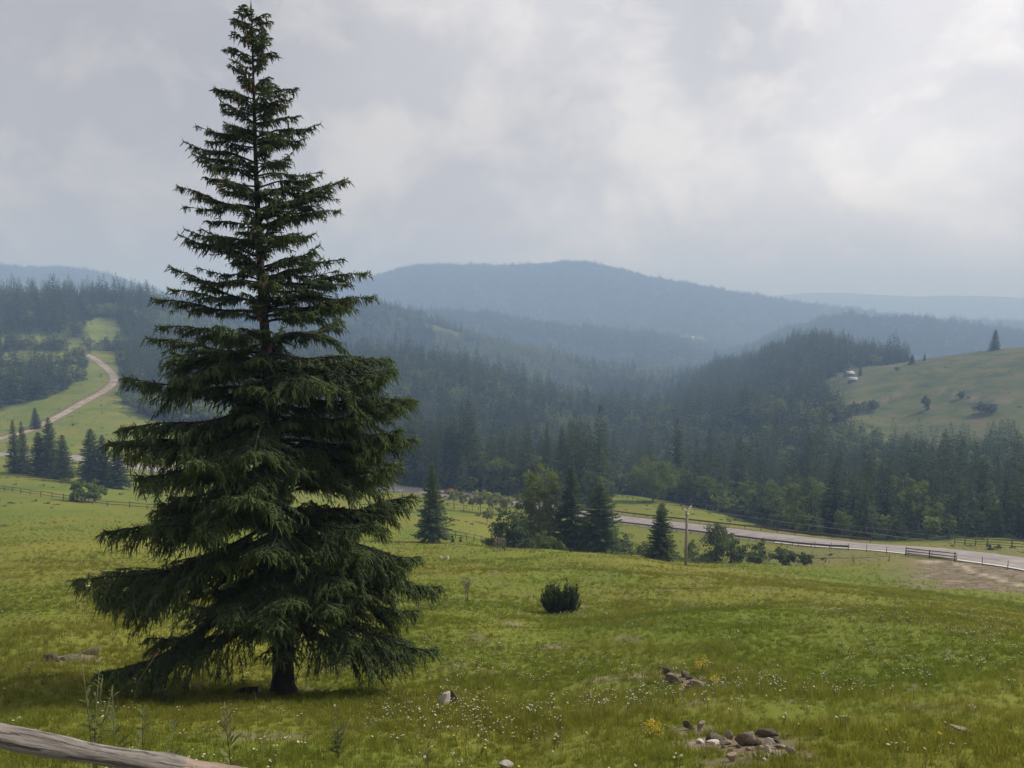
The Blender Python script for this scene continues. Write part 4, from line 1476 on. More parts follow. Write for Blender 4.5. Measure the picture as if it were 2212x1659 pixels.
    put('trunk' if 'tree' in name or 'sapling' in name else 'stem', tr, o)
    LV += 1


def build_thicket():
    rs = np.random.default_rng(31)
    protos = [leafy(700 + k, 3.0, 2.0 + 0.3 * k, 0.0, 50, 40, 0.26, 'leaf_dark' if k != 1 else 'leaf', 'bush', 5, 'bark') for k in range(3)]
    spots = [(1075, 103), (1110, 112), (1140, 102), (1190, 104), (1215, 112), (1255, 108), (1275, 124), (1312, 110), (1325, 122), (1340, 132), (1368, 130), (1395, 134), (1412, 126), (1450, 128), (1465, 122), (1500, 130), (1520, 124),
             (1530, 119), (1440, 118)]
    for k, (x, d) in enumerate(spots):
        p = at_xd(x, d)
        sc = rs.uniform(0.6, 1.1)
        cr, tr = protos[int(rs.choice([0, 0, 1, 2, 2]))]
        lab = 'dark bramble bush in the thicket around the feet of the birch and the two spruces' if x < 1330 else 'dark bramble bush in the thicket that fills the bank below the road'
        o = thing('bramble_bush', lab, 'bush', p, rs.uniform(0, 6.28), (sc * rs.uniform(0.9, 1.3), sc * rs.uniform(0.9, 1.3), sc * rs.uniform(0.7, 1.05)), 'brambles under the birch' if x < 1330 else 'brambles on the road bank')
        put('foliage', cr, o)
        put('stem', tr, o)


build_thicket()


def build_juniper():
    p = G(1212, 1322)
    w, h = px_height(p, 86), px_height(p, 78)
    o = thing('juniper_bush', 'compact dark juniper bush alone on the open meadow', 'bush', p)
    rs = np.random.default_rng(3)
    m, wd = MB(), MB()
    # two domes of upright sprays
    for k in range(150):
        cx_ = -0.22 * w if k % 2 else 0.20 * w
        an, rr = rs.uniform(0, 6.28), math.sqrt(rs.random()) * 0.32 * w
        b = np.array([cx_ * 0.7 + 0.55 * rr * math.cos(an), 0.55 * rr * math.sin(an), 0.02])
        tz = h * rs.uniform(0.62, 1.0) * math.sqrt(max(0.12, 1 - (rr / (0.36 * w)) ** 2 * 0.75))
        tip = np.array([cx_ + 1.0 * rr * math.cos(an), 0.9 * rr * math.sin(an), max(tz * rs.uniform(0.55, 1.0), 0.10 * h)])
        mid = (b + tip) / 2 + np.array([0.12 * (tip[0] - b[0]), 0.12 * (tip[1] - b[1]), -0.08 * h])
        wd.tube([b, mid, tip], [0.016, 0.011, 0.004], 4)
        n = 46
        t = rs.uniform(0.18, 1.0, n)
        q = (1 - t)[:, None] ** 2 * b + (2 * t * (1 - t))[:, None] * mid + (t ** 2)[:, None] * tip
        v = rs.normal(size=(n, 3)) * 0.55 + (tip - mid) / np.linalg.norm(tip - mid)
        v /= np.linalg.norm(v, axis=1)[:, None]
        ln = rs.uniform(0.08, 0.20, n)
        m.strands(q, q + v * (ln * 0.6)[:, None], q + v * ln[:, None], 0.017, np.clip((t - 0.6) * 1.2 + rs.uniform(-0.3, 0.3, n), 0, 1), rs)
    put('foliage', m.mesh('foliage', (M['juniper'],)), o)
    put('stem', wd.mesh('stem', (M['bark'],)), o)


build_juniper()


def build_bare_shrub():
    p = G(1008, 1300)
    h = px_height(p, 66)
    o = thing('bare_shrub', 'thin almost leafless shrub of a few upright stems on the meadow', 'shrub', p)
    rs = np.random.default_rng(8)
    m, lf = MB(), MB()
    pts = []
    for k in range(7):
        an = rs.uniform(0, 6.28)
        sp = rs.uniform(0.05, 0.22) * h
        tip = np.array([math.cos(an) * sp, math.sin(an) * sp, h * rs.uniform(0.6, 1.0)])
        m.tube([[0.04 * math.cos(an), 0.04 * math.sin(an), -0.05], tip * np.array([0.4, 0.4, 0.5]), tip], [0.014, 0.010, 0.004], 4)
        for j in range(6):
            t = rs.uniform(0.4, 1)
            b = tip * np.array([t * t, t * t, t])
            e = b + np.array([rs.normal(0, 0.12), rs.normal(0, 0.12), rs.uniform(0.08, 0.3)])
            m.tube([b, e], [0.006, 0.003], 3)
            pts += [e + rs.normal(0, 0.06, 3) for _ in range(7)]
    put('stem', m.mesh('stem', (M['bark_pale'],)), o)
    lf.leaves(np.array(pts), 0.06, rs, 0.5)
    put('foliage', lf.mesh('foliage', (M['weed'],)), o)


build_bare_shrub()


# ------------------------------------------------------------------ grass and flowers
def tuft(seed, nbl, hmin, hmax, wid, spread, lean, seedhead=0.0):
    rs = np.random.default_rng(seed)
    m = MB()
    an = rs.uniform(0, 6.28, nbl)
    rr = np.sqrt(rs.random(nbl)) * spread
    b = np.c_[np.cos(an) * rr, np.sin(an) * rr, np.full(nbl, -0.03)]
    h = rs.uniform(hmin, hmax, nbl)
    la = rs.uniform(0, 6.28, nbl)
    le = rs.uniform(0.05, lean, nbl) * h
    o = np.c_[np.cos(la), np.sin(la), np.zeros(nbl)]
    mid = b + o * (le * 0.35)[:, None]
    mid[:, 2] += h * 0.6
    tip = b + o * le[:, None]
    tip[:, 2] += h * rs.uniform(0.85, 1.0, nbl)
    fa = rs.uniform(0, 6.28, nbl)
    s = np.c_[np.cos(fa), np.sin(fa), np.zeros(nbl)] * (wid * rs.uniform(0.7, 1.3, nbl) / 2)[:, None]
    V = np.stack([b - s, b + s, mid + s * 0.8, mid - s * 0.8, tip], 1).reshape(-1, 3)
    k = (np.arange(nbl) * 5)[:, None]
    tint = np.repeat(np.where(rs.random(nbl) < seedhead, rs.uniform(0.6, 1.0, nbl), rs.uniform(0, 0.12, nbl)), 5)
    m.add(V, k + np.array([[0, 1, 2, 3]]), k + np.array([[3, 2, 4]]), tint)
    return m.mesh('tuft', (M['grass'],))


def build_grass():
    rs = np.random.default_rng(77)
    fine = [tuft(1, 22, 0.08, 0.22, 0.011, 0.10, 0.8, 0.03), tuft(2, 18, 0.10, 0.30, 0.011, 0.09, 0.9, 0.08), tuft(3, 14, 0.16, 0.40, 0.009, 0.08, 0.6, 0.35), tuft(4, 20, 0.06, 0.16, 0.013, 0.12, 1.0, 0.0), tuft(5, 10, 0.25, 0.5, 0.008, 0.06, 0.5, 0.7)]
    bands = ((1.2, 6, 60, 1.0), (6, 14, 120, 1.0), (14, 24, 85, 1.05), (24, 40, 40, 1.2), (40, 70, 13, 1.5), (70, 165, 3.0, 1.8))
    P, S = [], []
    for r0, r1, dn, sc in bands:
        wd = R(52 if r1 < 30 else 42)
        n = int(0.5 * (r1 * r1 - r0 * r0) * 2 * wd * dn)
        d = np.sqrt(rs.uniform(r0 * r0, r1 * r1, n))
        a = rs.uniform(-wd, wd, n)
        p = np.c_[d * np.sin(a), d * np.cos(a)]
        cl = fbm(p[:, 0] / 0.9, p[:, 1] / 0.9, 19, 3)
        k = rs.random(n) < np.clip(0.35 + 1.3 * (cl - 0.2), 0, 1) * np.interp(d, [75, 160], [1.0, 0.02])
        P.append(p[k])
        S.append(sc * (0.34 + 0.75 * np.clip(fbm(p[k][:, 0] / 3.0, p[k][:, 1] / 3.0, 23, 3) - 0.2, 0, 1)))
    P, S = np.vstack(P), np.concatenate(S)
    f, o, px, d = cover(P[:, 0], P[:, 1])
    q1, _ = near_line(P[:, 0], P[:, 1], MAIN)
    bare = (px > 1900) & (d > 84) & (d < 122)
    k = (q1 > MAIN_W / 2 + 1.5) & (~bare | (rs.random(len(P)) < 0.25)) & (f < 0.5)
    for (bx, by, br) in BARE:
        k &= np.hypot(P[:, 0] - bx, P[:, 1] - by) > br * rs.uniform(0.45, 1.0, len(P))
    P, S, d = P[k], S[k], d[k]
    z = ground_z(P[:, 0], P[:, 1])
    n = len(P)
    dry = fbm(P[:, 0] / 5, P[:, 1] / 5, 61, 3)
    idx = rs.integers(0, 4, n)
    idx = np.where((dry > 0.58) & (rs.random(n) < 0.22), 4, idx)
    idx = np.where((dry < 0.42) & (idx == 2), 3, idx)
    print('grass tufts', n)
    scatter('meadow_grass', np.c_[P, z], np.c_[rs.normal(0, 0.12, n), rs.normal(0, 0.12, n), rs.uniform(0, 6.28, n)], np.c_[S, S, S * rs.uniform(0.75, 1.15, n)], idx, fine, 'green and dry grass of the sloping meadow')

    def flower(col, r, h, heads, seed):
        r_ = np.random.default_rng(seed)
        m = MB()
        for q in range(heads):
            c = np.array([r_.normal(0, 0.05), r_.normal(0, 0.05), h * r_.uniform(0.8, 1.05)])
            rr = r * r_.uniform(0.7, 1.2)
            an = np.arange(6) / 6 * 6.283
            tl = r_.normal(0, 0.35, 2)
            ring = c + np.c_[np.cos(an) * rr, np.sin(an) * rr, np.cos(an) * rr * tl[0] + np.sin(an) * rr * tl[1]]
            m.add(np.vstack([ring, c + [0, 0, rr * 0.35]]), None, [[j, (j + 1) % 6, 6] for j in range(6)], 0.3)
        nf = heads * 6
        for q in range(heads):
            c = m.v[q][6]
            m.tube([[c[0] * 0.3, c[1] * 0.3, 0], c - np.array([0, 0, 0.012])], 0.003, 3, cap=False, a=0.1)
        me = m.mesh('flower', (M[col], M['green_stem']))
        mi = np.array([0 if len(pl.vertices) == 3 else 1 for pl in me.polygons], np.int32)
        me.polygons.foreach_set('material_index', mi)
        return me
    kinds = [flower('petal', 0.014, 0.22, 3, 1), flower('petal', 0.019, 0.26, 1, 2), flower('petal', 0.011, 0.19, 4, 3), flower('petal_yellow', 0.013, 0.20, 2, 4)]
    n = 150000
    d = np.sqrt(rs.uniform(6 ** 2, 55 ** 2, n))
    a = rs.uniform(-R(46), R(46), n)
    x, y = d * np.sin(a), d * np.cos(a)
    px = PW / 2 + PF * x / (y * CP - z_raw(x, y) * SP)
    pr = np.clip((fbm(x / 3.4, y / 3.4, 91, 4) - 0.38) * 2.4, 0.05, 1) * np.interp(d, [6, 12, 24, 40, 55], [1.0, 1.0, 0.55, 0.18, 0.0])
    pr *= np.interp(px, [0, 700, 1000, 2212], [0.16, 0.35, 1.0, 0.9])
    hx, hy = HERO_BASE[0], HERO_BASE[1]
    pr *= np.clip((np.hypot(x - hx, y - hy) - 1.5) / 3, 0, 1)
    k = rs.random(n) < pr * 0.21
    x, y, d = x[k], y[k], d[k]
    n = len(x)
    z = ground_z(x, y)
    s = rs.uniform(0.75, 1.25, n) * np.interp(d, [10, 40], [1.0, 1.25])
    idx = rs.choice([0, 1, 2, 3], n, p=[0.34, 0.26, 0.30, 0.10])
    print('flowers', n)
    scatter('meadow_flowers', np.c_[x, y, z], np.c_[rs.normal(0, 0.15, n), rs.normal(0, 0.15, n), rs.uniform(0, 6.28, n)], np.c_[s, s, s], idx, kinds, 'small white and yellow flowers strewn over the meadow')


BARE = []


# ------------------------------------------------------------------ stones
def stone_mesh(seed, mat):
    import bmesh
    bm = bmesh.new()
    bmesh.ops.create_icosphere(bm, subdivisions=3, radius=1.0)
    v = np.array([p.co[:] for p in bm.verts])
    f = [[q.index for q in fc.verts] for fc in bm.faces]
    bm.free()
    rs = np.random.default_rng(seed)
    for _ in range(13):
        n = rs.normal(size=3)
        n /= np.linalg.norm(n)
        c = rs.uniform(0.34, 0.74)
        k = np.clip(v @ n - c, 0, None)
        v -= np.outer(k * 0.97, n)
    v += rs.normal(0, 0.012, v.shape)
    v /= np.abs(v).max(0)
    return mesh_np('stone', v, None, f, (M[mat],), {'tint': np.zeros(len(v))}, False)


STONES = {m: [stone_mesh(40 + k + 10 * j, m) for k in range(6)] for j, m in enumerate(('stone', 'stone_dark', 'stone_pale'))}
STONE_N = 0


def stone(x, yb, w, h, mat, label, group=None, depth=0.8, tilt=0.0, sink=0.18):
    """stone whose foot shows at (x, yb), w by h picture units across"""
    global STONE_N
    p = G(x, yb)
    wm, hm = px_height(p, w) * 1.15, px_height(p, h) * 1.25
    me = STONES[mat][STONE_N % 6]
    o = put('stone', me)
    rs = random.Random(STONE_N)
    az = math.atan2(p[0], p[1])
    dm = max(wm * depth * 0.75, 0.05)
    o.location = (p[0] + math.sin(az) * dm * 0.45, p[1] + math.cos(az) * dm * 0.45, p[2] + hm * (0.5 - sink) - 0.10 * dm)
    o.scale = (wm / 2, dm / 2, hm / 2 * 1.15)
    o.rotation_euler = (rs.uniform(-0.15, 0.15) - 0.2, tilt + rs.uniform(-0.1, 0.1), -az + rs.uniform(-0.3, 0.3))
    STONE_N += 1
    return tag(o, label, 'stone', group)


def crop_px(cx, cy):
    return (2550 + cx / 3.403) * 0.5486, (2550 + cy / 3.403) * 0.5486


U = 0.5486 / 3.403
LOWER = [
    (560, 1060, 170, 100, 'stone_dark', 'dark earth crusted stone at the outer end of the lower stone heap', 0.0),
    (705, 1045, 90, 150, 'stone', 'upright yellowish slab in the lower stone heap', 0.5),
    (900, 1225, 240, 95, 'stone_dark', 'long dark flat slab in the lower stone heap', 0.0),
    (1075, 1190, 120, 100, 'stone', 'tan block on top of the dark slab in the lower heap', 0.0),
    (1060, 1275, 180, 62, 'stone', 'flat brown stone before the tan block', 0.0),
    (890, 1280, 170, 36, 'stone_pale', 'thin pale flake at the front of the dark slab', 0.0),
    (1330, 1225, 255, 200, 'stone', 'largest rounded boulder in the middle of the lower stone heap', 0.15),
    (1590, 1168, 275, 84, 'stone_dark', 'mossy flat slab lying highest in the lower heap', -0.1),
    (1500, 1260, 115, 115, 'stone', 'squarish stone beside the largest boulder', 0.2),
    (1610, 1275, 95, 115, 'stone_pale', 'pale stone wedged under the mossy slab', 0.3),
    (1745, 1262, 120, 62, 'stone_dark', 'dark stone under the end of the mossy slab', 0.2),
    (1745, 1335, 185, 52, 'stone', 'long flat stone at the thin end of the lower heap', 0.1),
    (1935, 1390, 105, 95, 'stone', 'tan stone lying off the thin end of the lower heap', -0.3),
    (1130, 1475, 145, 115, 'stone', 'tan stone rolled out in front of the lower heap', 0.2),
    (700, 1262, 105, 62, 'stone_pale', 'pale stone half sunk in grass near the yellowish slab', 0.0),
    (1600, 1362, 92, 95, 'stone_pale', 'white angular stone at the front of the lower heap', 0.2),
    (1505, 1342, 125, 72, 'stone', 'grey brown stone below the largest boulder', 0.0),
]
SMALL = [(1860, 1362, 72, 62, 'stone'), (1510, 1402, 105, 52, 'stone'), (1605, 1452, 62, 52, 'stone_pale'), (1350, 1362, 85, 42, 'stone'), (1120, 1372, 75, 52, 'stone'), (1560, 1502, 55, 38, 'stone_pale'),
         (1480, 1482, 75, 42, 'stone'), (1262, 1442, 64, 42, 'stone'), (1420, 1430, 60, 38, 'stone_pale'), (1680, 1420, 60, 40, 'stone'), (1210, 1330, 60, 40, 'stone_dark'), (1010, 1330, 60, 40, 'stone_dark'), (1660, 1250, 60, 45, 'stone_pale')]
UPPER_P = [
    (265, 300, 135, 115, 'stone_dark', 'dark upright stone crowning the upper stone heap', 0.2),
    (300, 376, 135, 52, 'stone', 'flat stone under the crowning dark one', 0.0),
    (405, 400, 105, 74, 'stone', 'grey block in the middle of the upper heap', 0.3),
    (490, 360, 105, 85, 'stone_dark', 'dark rounded stone at the top of the upper heap', 0.0),
    (545, 402, 95, 62, 'stone_dark', 'dark stone just under the rounded one in the upper heap', 0.3),
    (690, 505, 225, 135, 'stone', 'biggest tilted slab of the upper stone heap', 0.55),
    (520, 525, 145, 115, 'stone', 'tan block at the front of the upper heap', 0.3),
    (622, 462, 125, 42, 'stone_pale', 'pale sliver resting on the tilted slab', 0.2),
    (330, 442, 185, 105, 'stone_dark', 'grass grown stone at the shady end of the upper heap', 0.1),
    (840, 482, 62, 105, 'stone_dark', 'narrow dark stone behind the tilted slab', 0.4),
]
SMALL_U = [(722, 422, 64, 52, 'stone_pale'), (565, 572, 62, 42, 'stone'), (455, 455, 60, 46, 'stone'), (790, 560, 60, 40, 'stone'), (240, 410, 60, 40, 'stone')]


def build_stones():
    for lst in (LOWER, UPPER_P):
        for cx_, cy_, w, h, mat, lab, tl in lst:
            x, y = crop_px(cx_, cy_ + h / 2)
            stone(x, y, w * U, h * U, mat, lab, None, 0.85, tl)
    for lst, lab, grp in ((SMALL, 'small loose stone in the litter of the lower stone heap', 'small stones of the lower heap'), (SMALL_U, 'small loose stone in the litter of the upper stone heap', 'small stones of the upper heap')):
        for cx_, cy_, w, h, mat in lst:
            x, y = crop_px(cx_, cy_ + h / 2)
            stone(x, y, w * U, h * U, mat, lab, grp)
    x, y = crop_px(1238, 270)
    stone(x, y, 62 * U, 52 * U, 'stone_pale', 'lone pale stone on the slope above the stone heaps')
    x, y = crop_px(1740, 262)
    stone(x, y, 95 * U, 26 * U, 'stone_pale', 'thin pale stone in the flowery grass above the heaps')
    stone(960, 1523, 26, 27, 'stone_pale', 'pale jagged stone in the grass beside the tall spruce', tilt=0.4)
    stone(980, 1519, 20, 25, 'stone_dark', 'dark stone touching the pale jagged one')
    stone(108, 1430, 36, 22, 'stone_dark', 'brown stone at the end of the worn bank behind the spruce', sink=0.5)
    stone(150, 1428, 42, 18, 'stone_dark', 'flat brown stone in the middle of the worn bank', sink=0.5)
    stone(190, 1415, 44, 22, 'stone_dark', 'brown stone of the worn bank, half behind the spruce boughs', sink=0.5)
    stone(952, 1208, 10, 6, 'stone_pale', 'white pebble on the grassy brow before the trees')
    stone(966, 1208, 8, 7, 'stone_pale', 'second white pebble on the grassy brow')
    stone(188, 1271, 12, 7, 'stone_pale', 'white stone alone on the sunlit meadow near the lowest boughs')
    stone(2085, 1588, 55, 10, 'stone', 'flat stone flush with the turf near the flowers')
    stone(1092, 1660, 30, 12, 'stone_pale', 'pale stone at the very bottom of the meadow')
    for q in LOWER + UPPER_P:
        x, y = crop_px(q[0], q[1] + q[3] * 0.4)
        p = G(x, y)
        BARE.append((p[0], p[1], 0.36))
    for x, y, r in ((1590, 1618, 0.4), (1620, 1600, 0.5), (1545, 1600, 0.4), (1485, 1478, 0.45), (140, 1424, 0.6), (180, 1420, 0.5), (110, 1424, 0.4)):
        p = G(x, y)
        BARE.append((p[0], p[1], r))
    # earth laid bare round the heaps
    me = ground.data
    co = np.empty(len(me.vertices) * 3, np.float32)
    me.vertices.foreach_get('co', co)
    co = co.reshape(-1, 3)
    dv = np.empty(len(co), np.float32)
    me.attributes['dirt'].data.foreach_get('value', dv)
    for bx, by, br in BARE:
        q = np.hypot(co[:, 0] - bx, co[:, 1] - by)
        dv = np.maximum(dv, np.clip(1.4 - q / br, 0, 1))
    me.attributes['dirt'].data.foreach_set('value', dv)


def build_tussocks():
    rs = np.random.default_rng(44)
    n = 26000
    d = np.sqrt(rs.uniform(120 ** 2, 800 ** 2, n))
    a = rs.uniform(-R(36), R(36), n)
    x, y = d * np.sin(a), d * np.cos(a)
    f, o, px, d = cover(x, y)
    q1, _ = near_line(x, y, MAIN)
    q2, _ = near_line(x, y, UPPER)
    k = (f < 0.3) & (q1 > 7) & (q2 > 6) & (rs.random(n) < np.clip((fbm(x / 14, y / 14, 15, 3) - 0.45) * 3, 0.05, 0.8))
    x, y = x[k], y[k]
    n = len(x)
    kinds = [leafy(900 + j, 0.6, 0.7, 0.0, 16, 14, 0.22, ('leaf', 'leaf_dark', 'weed')[j], 'bush', 1)[0] for j in range(3)]
    s = rs.uniform(0.4, 1.1, n) * np.where(rs.random(n) < 0.05, 2.2, 1.0)
    print('tussocks', n)
    scatter('field_tussocks', np.c_[x, y, ground_z(x, y) - 0.05], np.c_[np.zeros(n), np.zeros(n), rs.uniform(0, 6.28, n)], np.c_[s, s, s * rs.uniform(0.4, 0.8, n)], rs.choice([0, 1, 2, 2], n), kinds, 'scattered tussocks and low weeds on the fields and the open hill')


build_stones()
build_grass()
build_tussocks()


def build_wood_litter():
    p = G(537, 1500)
    az = math.atan2(p[0], p[1])
    o = thing('fallen_log', 'short dark rotten log with a pale broken end under the tall spruce', 'log', p, -az)
    m = MB()
    m.tube([[-0.26, 0.05, 0.06], [-0.05, 0.0, 0.09], [0.2, -0.02, 0.08]], [0.06, 0.085, 0.075], 9, wob=0.15, seed=2)
    put('bark', m.mesh('bark', (M['bark'],)), o)
    e = MB()
    e.tube([[0.19, -0.02, 0.08], [0.24, -0.03, 0.10], [0.27, -0.035, 0.13]], [0.07, 0.06, 0.02], 8, wob=0.3, seed=5)
    put('broken_end', e.mesh('broken_end', (M['bark_pale'],)), o)
    for k, (x, y, rz, lab) in enumerate(((588, 1474, 0.2, 'pale board end lying behind the foot of the tall spruce'), (596, 1482, -0.25, 'second pale board end lower behind the spruce foot'))):
        p = G(x, y)
        m = MB()
        m.box((0, 0, 0.03), (0.34, 0.10, 0.045))
        m.box((0.12, 0.02, 0.062), (0.06, 0.05, 0.018))
        o = put('board', m.mesh('board', (M['wood_grey'],)), None, p)
        o.rotation_euler = (0.2, 0, rz)
        tag(o, lab, 'board')


build_wood_litter()


# ------------------------------------------------------------------ weeds near the viewer
def weed(x, yb, top, label, seed, style='mugwort', name='tall_weed', leafm='weed', stem='green_stem', dd=None):
    p = G(x, min(yb, 1657)) if dd is None else at_xd(x, dd)
    h = h_to(p, x, top)
    o = thing(name, label, 'weed', p)
    rs = np.random.default_rng(seed)
    wd, lf = MB(), MB()
    pts, tin = [], []
    bend = rs.normal(0, 0.06, 2) * h + (np.array([0.5, 0.0]) * h if style == 'dock' else 0)
    nst = {'mugwort': 4, 'thistle': 1, 'stalk': 2, 'dock': 1}[style]
    for k in range(nst):
        an = rs.uniform(0, 6.28)
        sp = (0.0 if k == 0 else rs.uniform(0.10, 0.22)) * h
        hk = h * (1.0 if k == 0 else rs.uniform(0.55, 0.85))
        tip = np.array([math.cos(an) * sp + bend[0], math.sin(an) * sp + bend[1], hk])
        r0 = 0.006 if style != 'dock' else 0.004
        wd.tube([[0, 0, -0.05], tip * np.array([0.3, 0.3, 0.5]), tip], [r0, r0 * 0.8, 0.003], 5)
        nl = int({'mugwort': 30, 'thistle': 34, 'stalk': 10, 'dock': 10}[style] * max(hk, 0.6))
        for j in range(nl):
            t = rs.uniform(0.12, 1.0)
            b = tip * np.array([t * t, t * t, t])
            a2 = rs.uniform(0, 6.28)
            ll = {'mugwort': 0.11, 'thistle': 0.14, 'stalk': 0.10, 'dock': 0.08}[style] * (1.2 - 0.8 * t) * rs.uniform(0.6, 1.3)
            e = b + np.array([math.cos(a2) * ll, math.sin(a2) * ll, ll * rs.uniform(0.2, 1.0)])
            sidev = np.array([-math.sin(a2), math.cos(a2), 0]) * ll * 0.16
            md_ = (b + e) / 2 + np.array([0, 0, 0.15 * ll])
            lf.add([b, md_ - sidev, e, md_ + sidev], [[0, 1, 2, 3]], None, rs.uniform(0, 1))
            if style == 'stalk' and rs.random() < 0.8:
                wd.tube([b, e + np.array([0, 0, ll])], [0.005, 0.002], 3)
    put('stem', wd.mesh('stem', (M[stem],)), o)
    put('foliage', lf.mesh('foliage', (M[leafm],)), o)
    if style == 'dock':
        m = MB()
        n = 34
        t = rs.uniform(0.88, 1.0, n)
        q = np.c_[bend[0] * t * t, bend[1] * t * t, h * t] + rs.normal(0, 0.010, (n, 3))
        m.leaves(q, 0.05, rs, 0.5)
        put('seed_head', m.mesh('seed_head', (M['rust_leaf'],)), o)
    return o


weed(730, 1700, 1530, 'tall branching weed with several stems at the bottom edge of the meadow', 1, 'mugwort', dd=8.9)
weed(925, 1700, 1545, 'single thin brown stalk with few twigs at the bottom edge', 2, 'stalk', stem='dry_stem', dd=8.8)
weed(310, 1600, 1510, 'leafy thistle like weed behind the rail, before the tree shade', 3, 'thistle', dd=8.6)
weed(205, 1590, 1395, 'tall pale green weed rising before the lowest spruce bough', 4, 'mugwort', dd=8.0)
weed(252, 1600, 1480, 'thin weed with curled leaves between the two taller ones', 14, 'thistle', dd=8.2)
weed(500, 1640, 1548, 'broad leaved weed just over the end of the rail', 5, 'thistle', dd=8.2)
weed(370, 1630, 1560, 'short weed by the rail near the tree shade', 6, 'thistle', dd=7.8)
weed(280, 1540, 1402, 'dry dock stalk with a rust red seed head before the dark bough', 7, 'dock', 'dock_plant', stem='dry_stem')
weed(493, 1570, 1515, 'feathery seed grass stem in the tree shade', 9, 'stalk', 'seed_grass', stem='dry_stem', dd=10.0)


def yellow_weed(x, yb, hpx, wpx, seed, lab):
    p = G(x, yb)
    h, w = px_height(p, hpx), px_height(p, wpx)
    o = thing('yellow_flower_clump', lab, 'flower', p)
    rs = np.random.default_rng(seed)
    wd, fl = MB(), MB()
    pts = []
    for k in range(16):
        tip = np.array([rs.normal(0, w * 0.3), rs.normal(0, w * 0.3), h * rs.uniform(0.5, 1.0)])
        wd.tube([[tip[0] * 0.3, tip[1] * 0.3, -0.03], tip], [0.005, 0.003], 3)
        pts += [tip + rs.normal(0, 1, 3) * np.array([0.03, 0.03, 0.06]) for _ in range(16)]
    put('stem', wd.mesh('stem', (M['green_stem'],)), o)
    fl.leaves(np.array(pts), 0.026, rs, 0.5)
    put('blossom', fl.mesh('blossom', (M['petal_yellow'],)), o)


yellow_weed(1513, 1458, 38, 30, 1, 'clump of tall yellow flowers behind the upper stone heap')
yellow_weed(1545, 1482, 18, 16, 2, 'small yellow flower clump beside the tilted slab')
yellow_weed(1410, 1592, 26, 30, 3, 'yellow flower clump before the outer end of the lower stone heap')


# ------------------------------------------------------------------ fences
def fence(name, label, pix_pts, spacing, post_h, rails, pr, rr, mats, jitter=0.06, sag=0.0, world=None, seed=0, flat=False):
    pts = np.array([G(*q) for q in pix_pts]) if world is None else np.asarray(world)
    seg = np.linalg.norm(np.diff(pts[:, :2], axis=0), axis=1)
    s = np.concatenate([[0], np.cumsum(seg)])
    n = max(2, int(round(s[-1] / spacing)) + 1)
    ss = np.linspace(0, s[-1], n)
    X, Y = np.interp(ss, s, pts[:, 0]), np.interp(ss, s, pts[:, 1])
    Zg = ground_z(X, Y)
    rs = np.random.default_rng(seed)
    o = thing(name, label, 'fence', (X[0], Y[0], Zg[0]))
    B = np.c_[X, Y, Zg] - np.array([X[0], Y[0], Zg[0]])
    tops = []
    for b in B:
        m = MB()
        hh = post_h * rs.uniform(0.92, 1.08)
        dx = rs.normal(0, jitter, 2)
        m.tube([b + [0, 0, -0.3], b + [dx[0] * 0.5, dx[1] * 0.5, hh * 0.6], b + [dx[0], dx[1], hh]], [pr, pr * 0.95, pr * 0.8], 6, wob=0.1, seed=int(rs.integers(1e6)))
        put('post', m.mesh('post', (M[mats[0]],)), o)
    for h in rails:
        for a, b in zip(B[:-1], B[1:]):
            m = MB()
            ja, jb = rs.normal(0, jitter * 0.7, 2)
            d = (b - a)[:2]
            nr = np.array([-d[1], d[0], 0]) / (np.linalg.norm(d) + 1e-9) * (pr * 0.9)
            e = (b - a) / np.linalg.norm(b - a) * 0.15
            p0, p1 = a - e + [0, 0, h + ja] + nr, b + e + [0, 0, h + jb] + nr
            if flat:
                c, L = (p0 + p1) / 2, np.linalg.norm((p1 - p0)[:2])
                dz = (p1 - p0)[2]
                ux = np.array([d[0], d[1], 0]) / np.linalg.norm(d)
                nn = np.array([-ux[1], ux[0], 0]) * 0.03
                v = []
                for q in (p0, p1):
                    for sg in (-1, 1):
                        for zz in (-rr, rr):
                            v.append(q + nn * sg + [0, 0, zz])
                m.add(v, [[0, 1, 3, 2], [4, 6, 7, 5], [0, 4, 5, 1], [2, 3, 7, 6], [0, 2, 6, 4], [1, 5, 7, 3]])
            else:
                mid = (p0 + p1) / 2 - [0, 0, sag]
                m.tube([p0, mid, p1], [rr, rr * 0.95, rr * 0.85], 6, wob=0.08, seed=int(rs.integers(1e6)))
            put('rail', m.mesh('rail', (M[mats[1]],)), o)
    return o


fence('wooden_fence', 'weathered two rail fence crossing the sunlit meadow through the leafy bush', [(-40, 1055), (60, 1068), (150, 1082), (215, 1092), (290, 1097), (390, 1104)], 4.0, 1.25, (0.45, 1.0), 0.09, 0.07, ('wood_grey', 'wood_brown'), seed=1)
fence('wooden_fence', 'old pole fence running down to the bushy tree below the willows', [(955, 1158), (1000, 1166), (1050, 1174), (1090, 1190)], 3.2, 1.25, (0.5, 1.05), 0.08, 0.065, ('wood_grey', 'wood_brown'), seed=2)
fence('wooden_fence', 'dark rail fence along the willow row under the red car', [(850, 1080), (900, 1085), (960, 1094), (1060, 1106)], 4.0, 1.2, (0.95,), 0.08, 0.05, ('wood_dark', 'wood_dark'), seed=3)


def offset_line(x0, x1, off):
    t = np.gradient(MAIN[:, :2], axis=0)
    t /= np.linalg.norm(t, axis=1)[:, None]
    nrm = np.c_[-t[:, 1], t[:, 0]]
    w = np.c_[MAIN[:, :2] + nrm * off, MAIN[:, 2]]
    px = np.array([pix(p)[0] for p in w])
    return w[(px > x0) & (px < x1)]


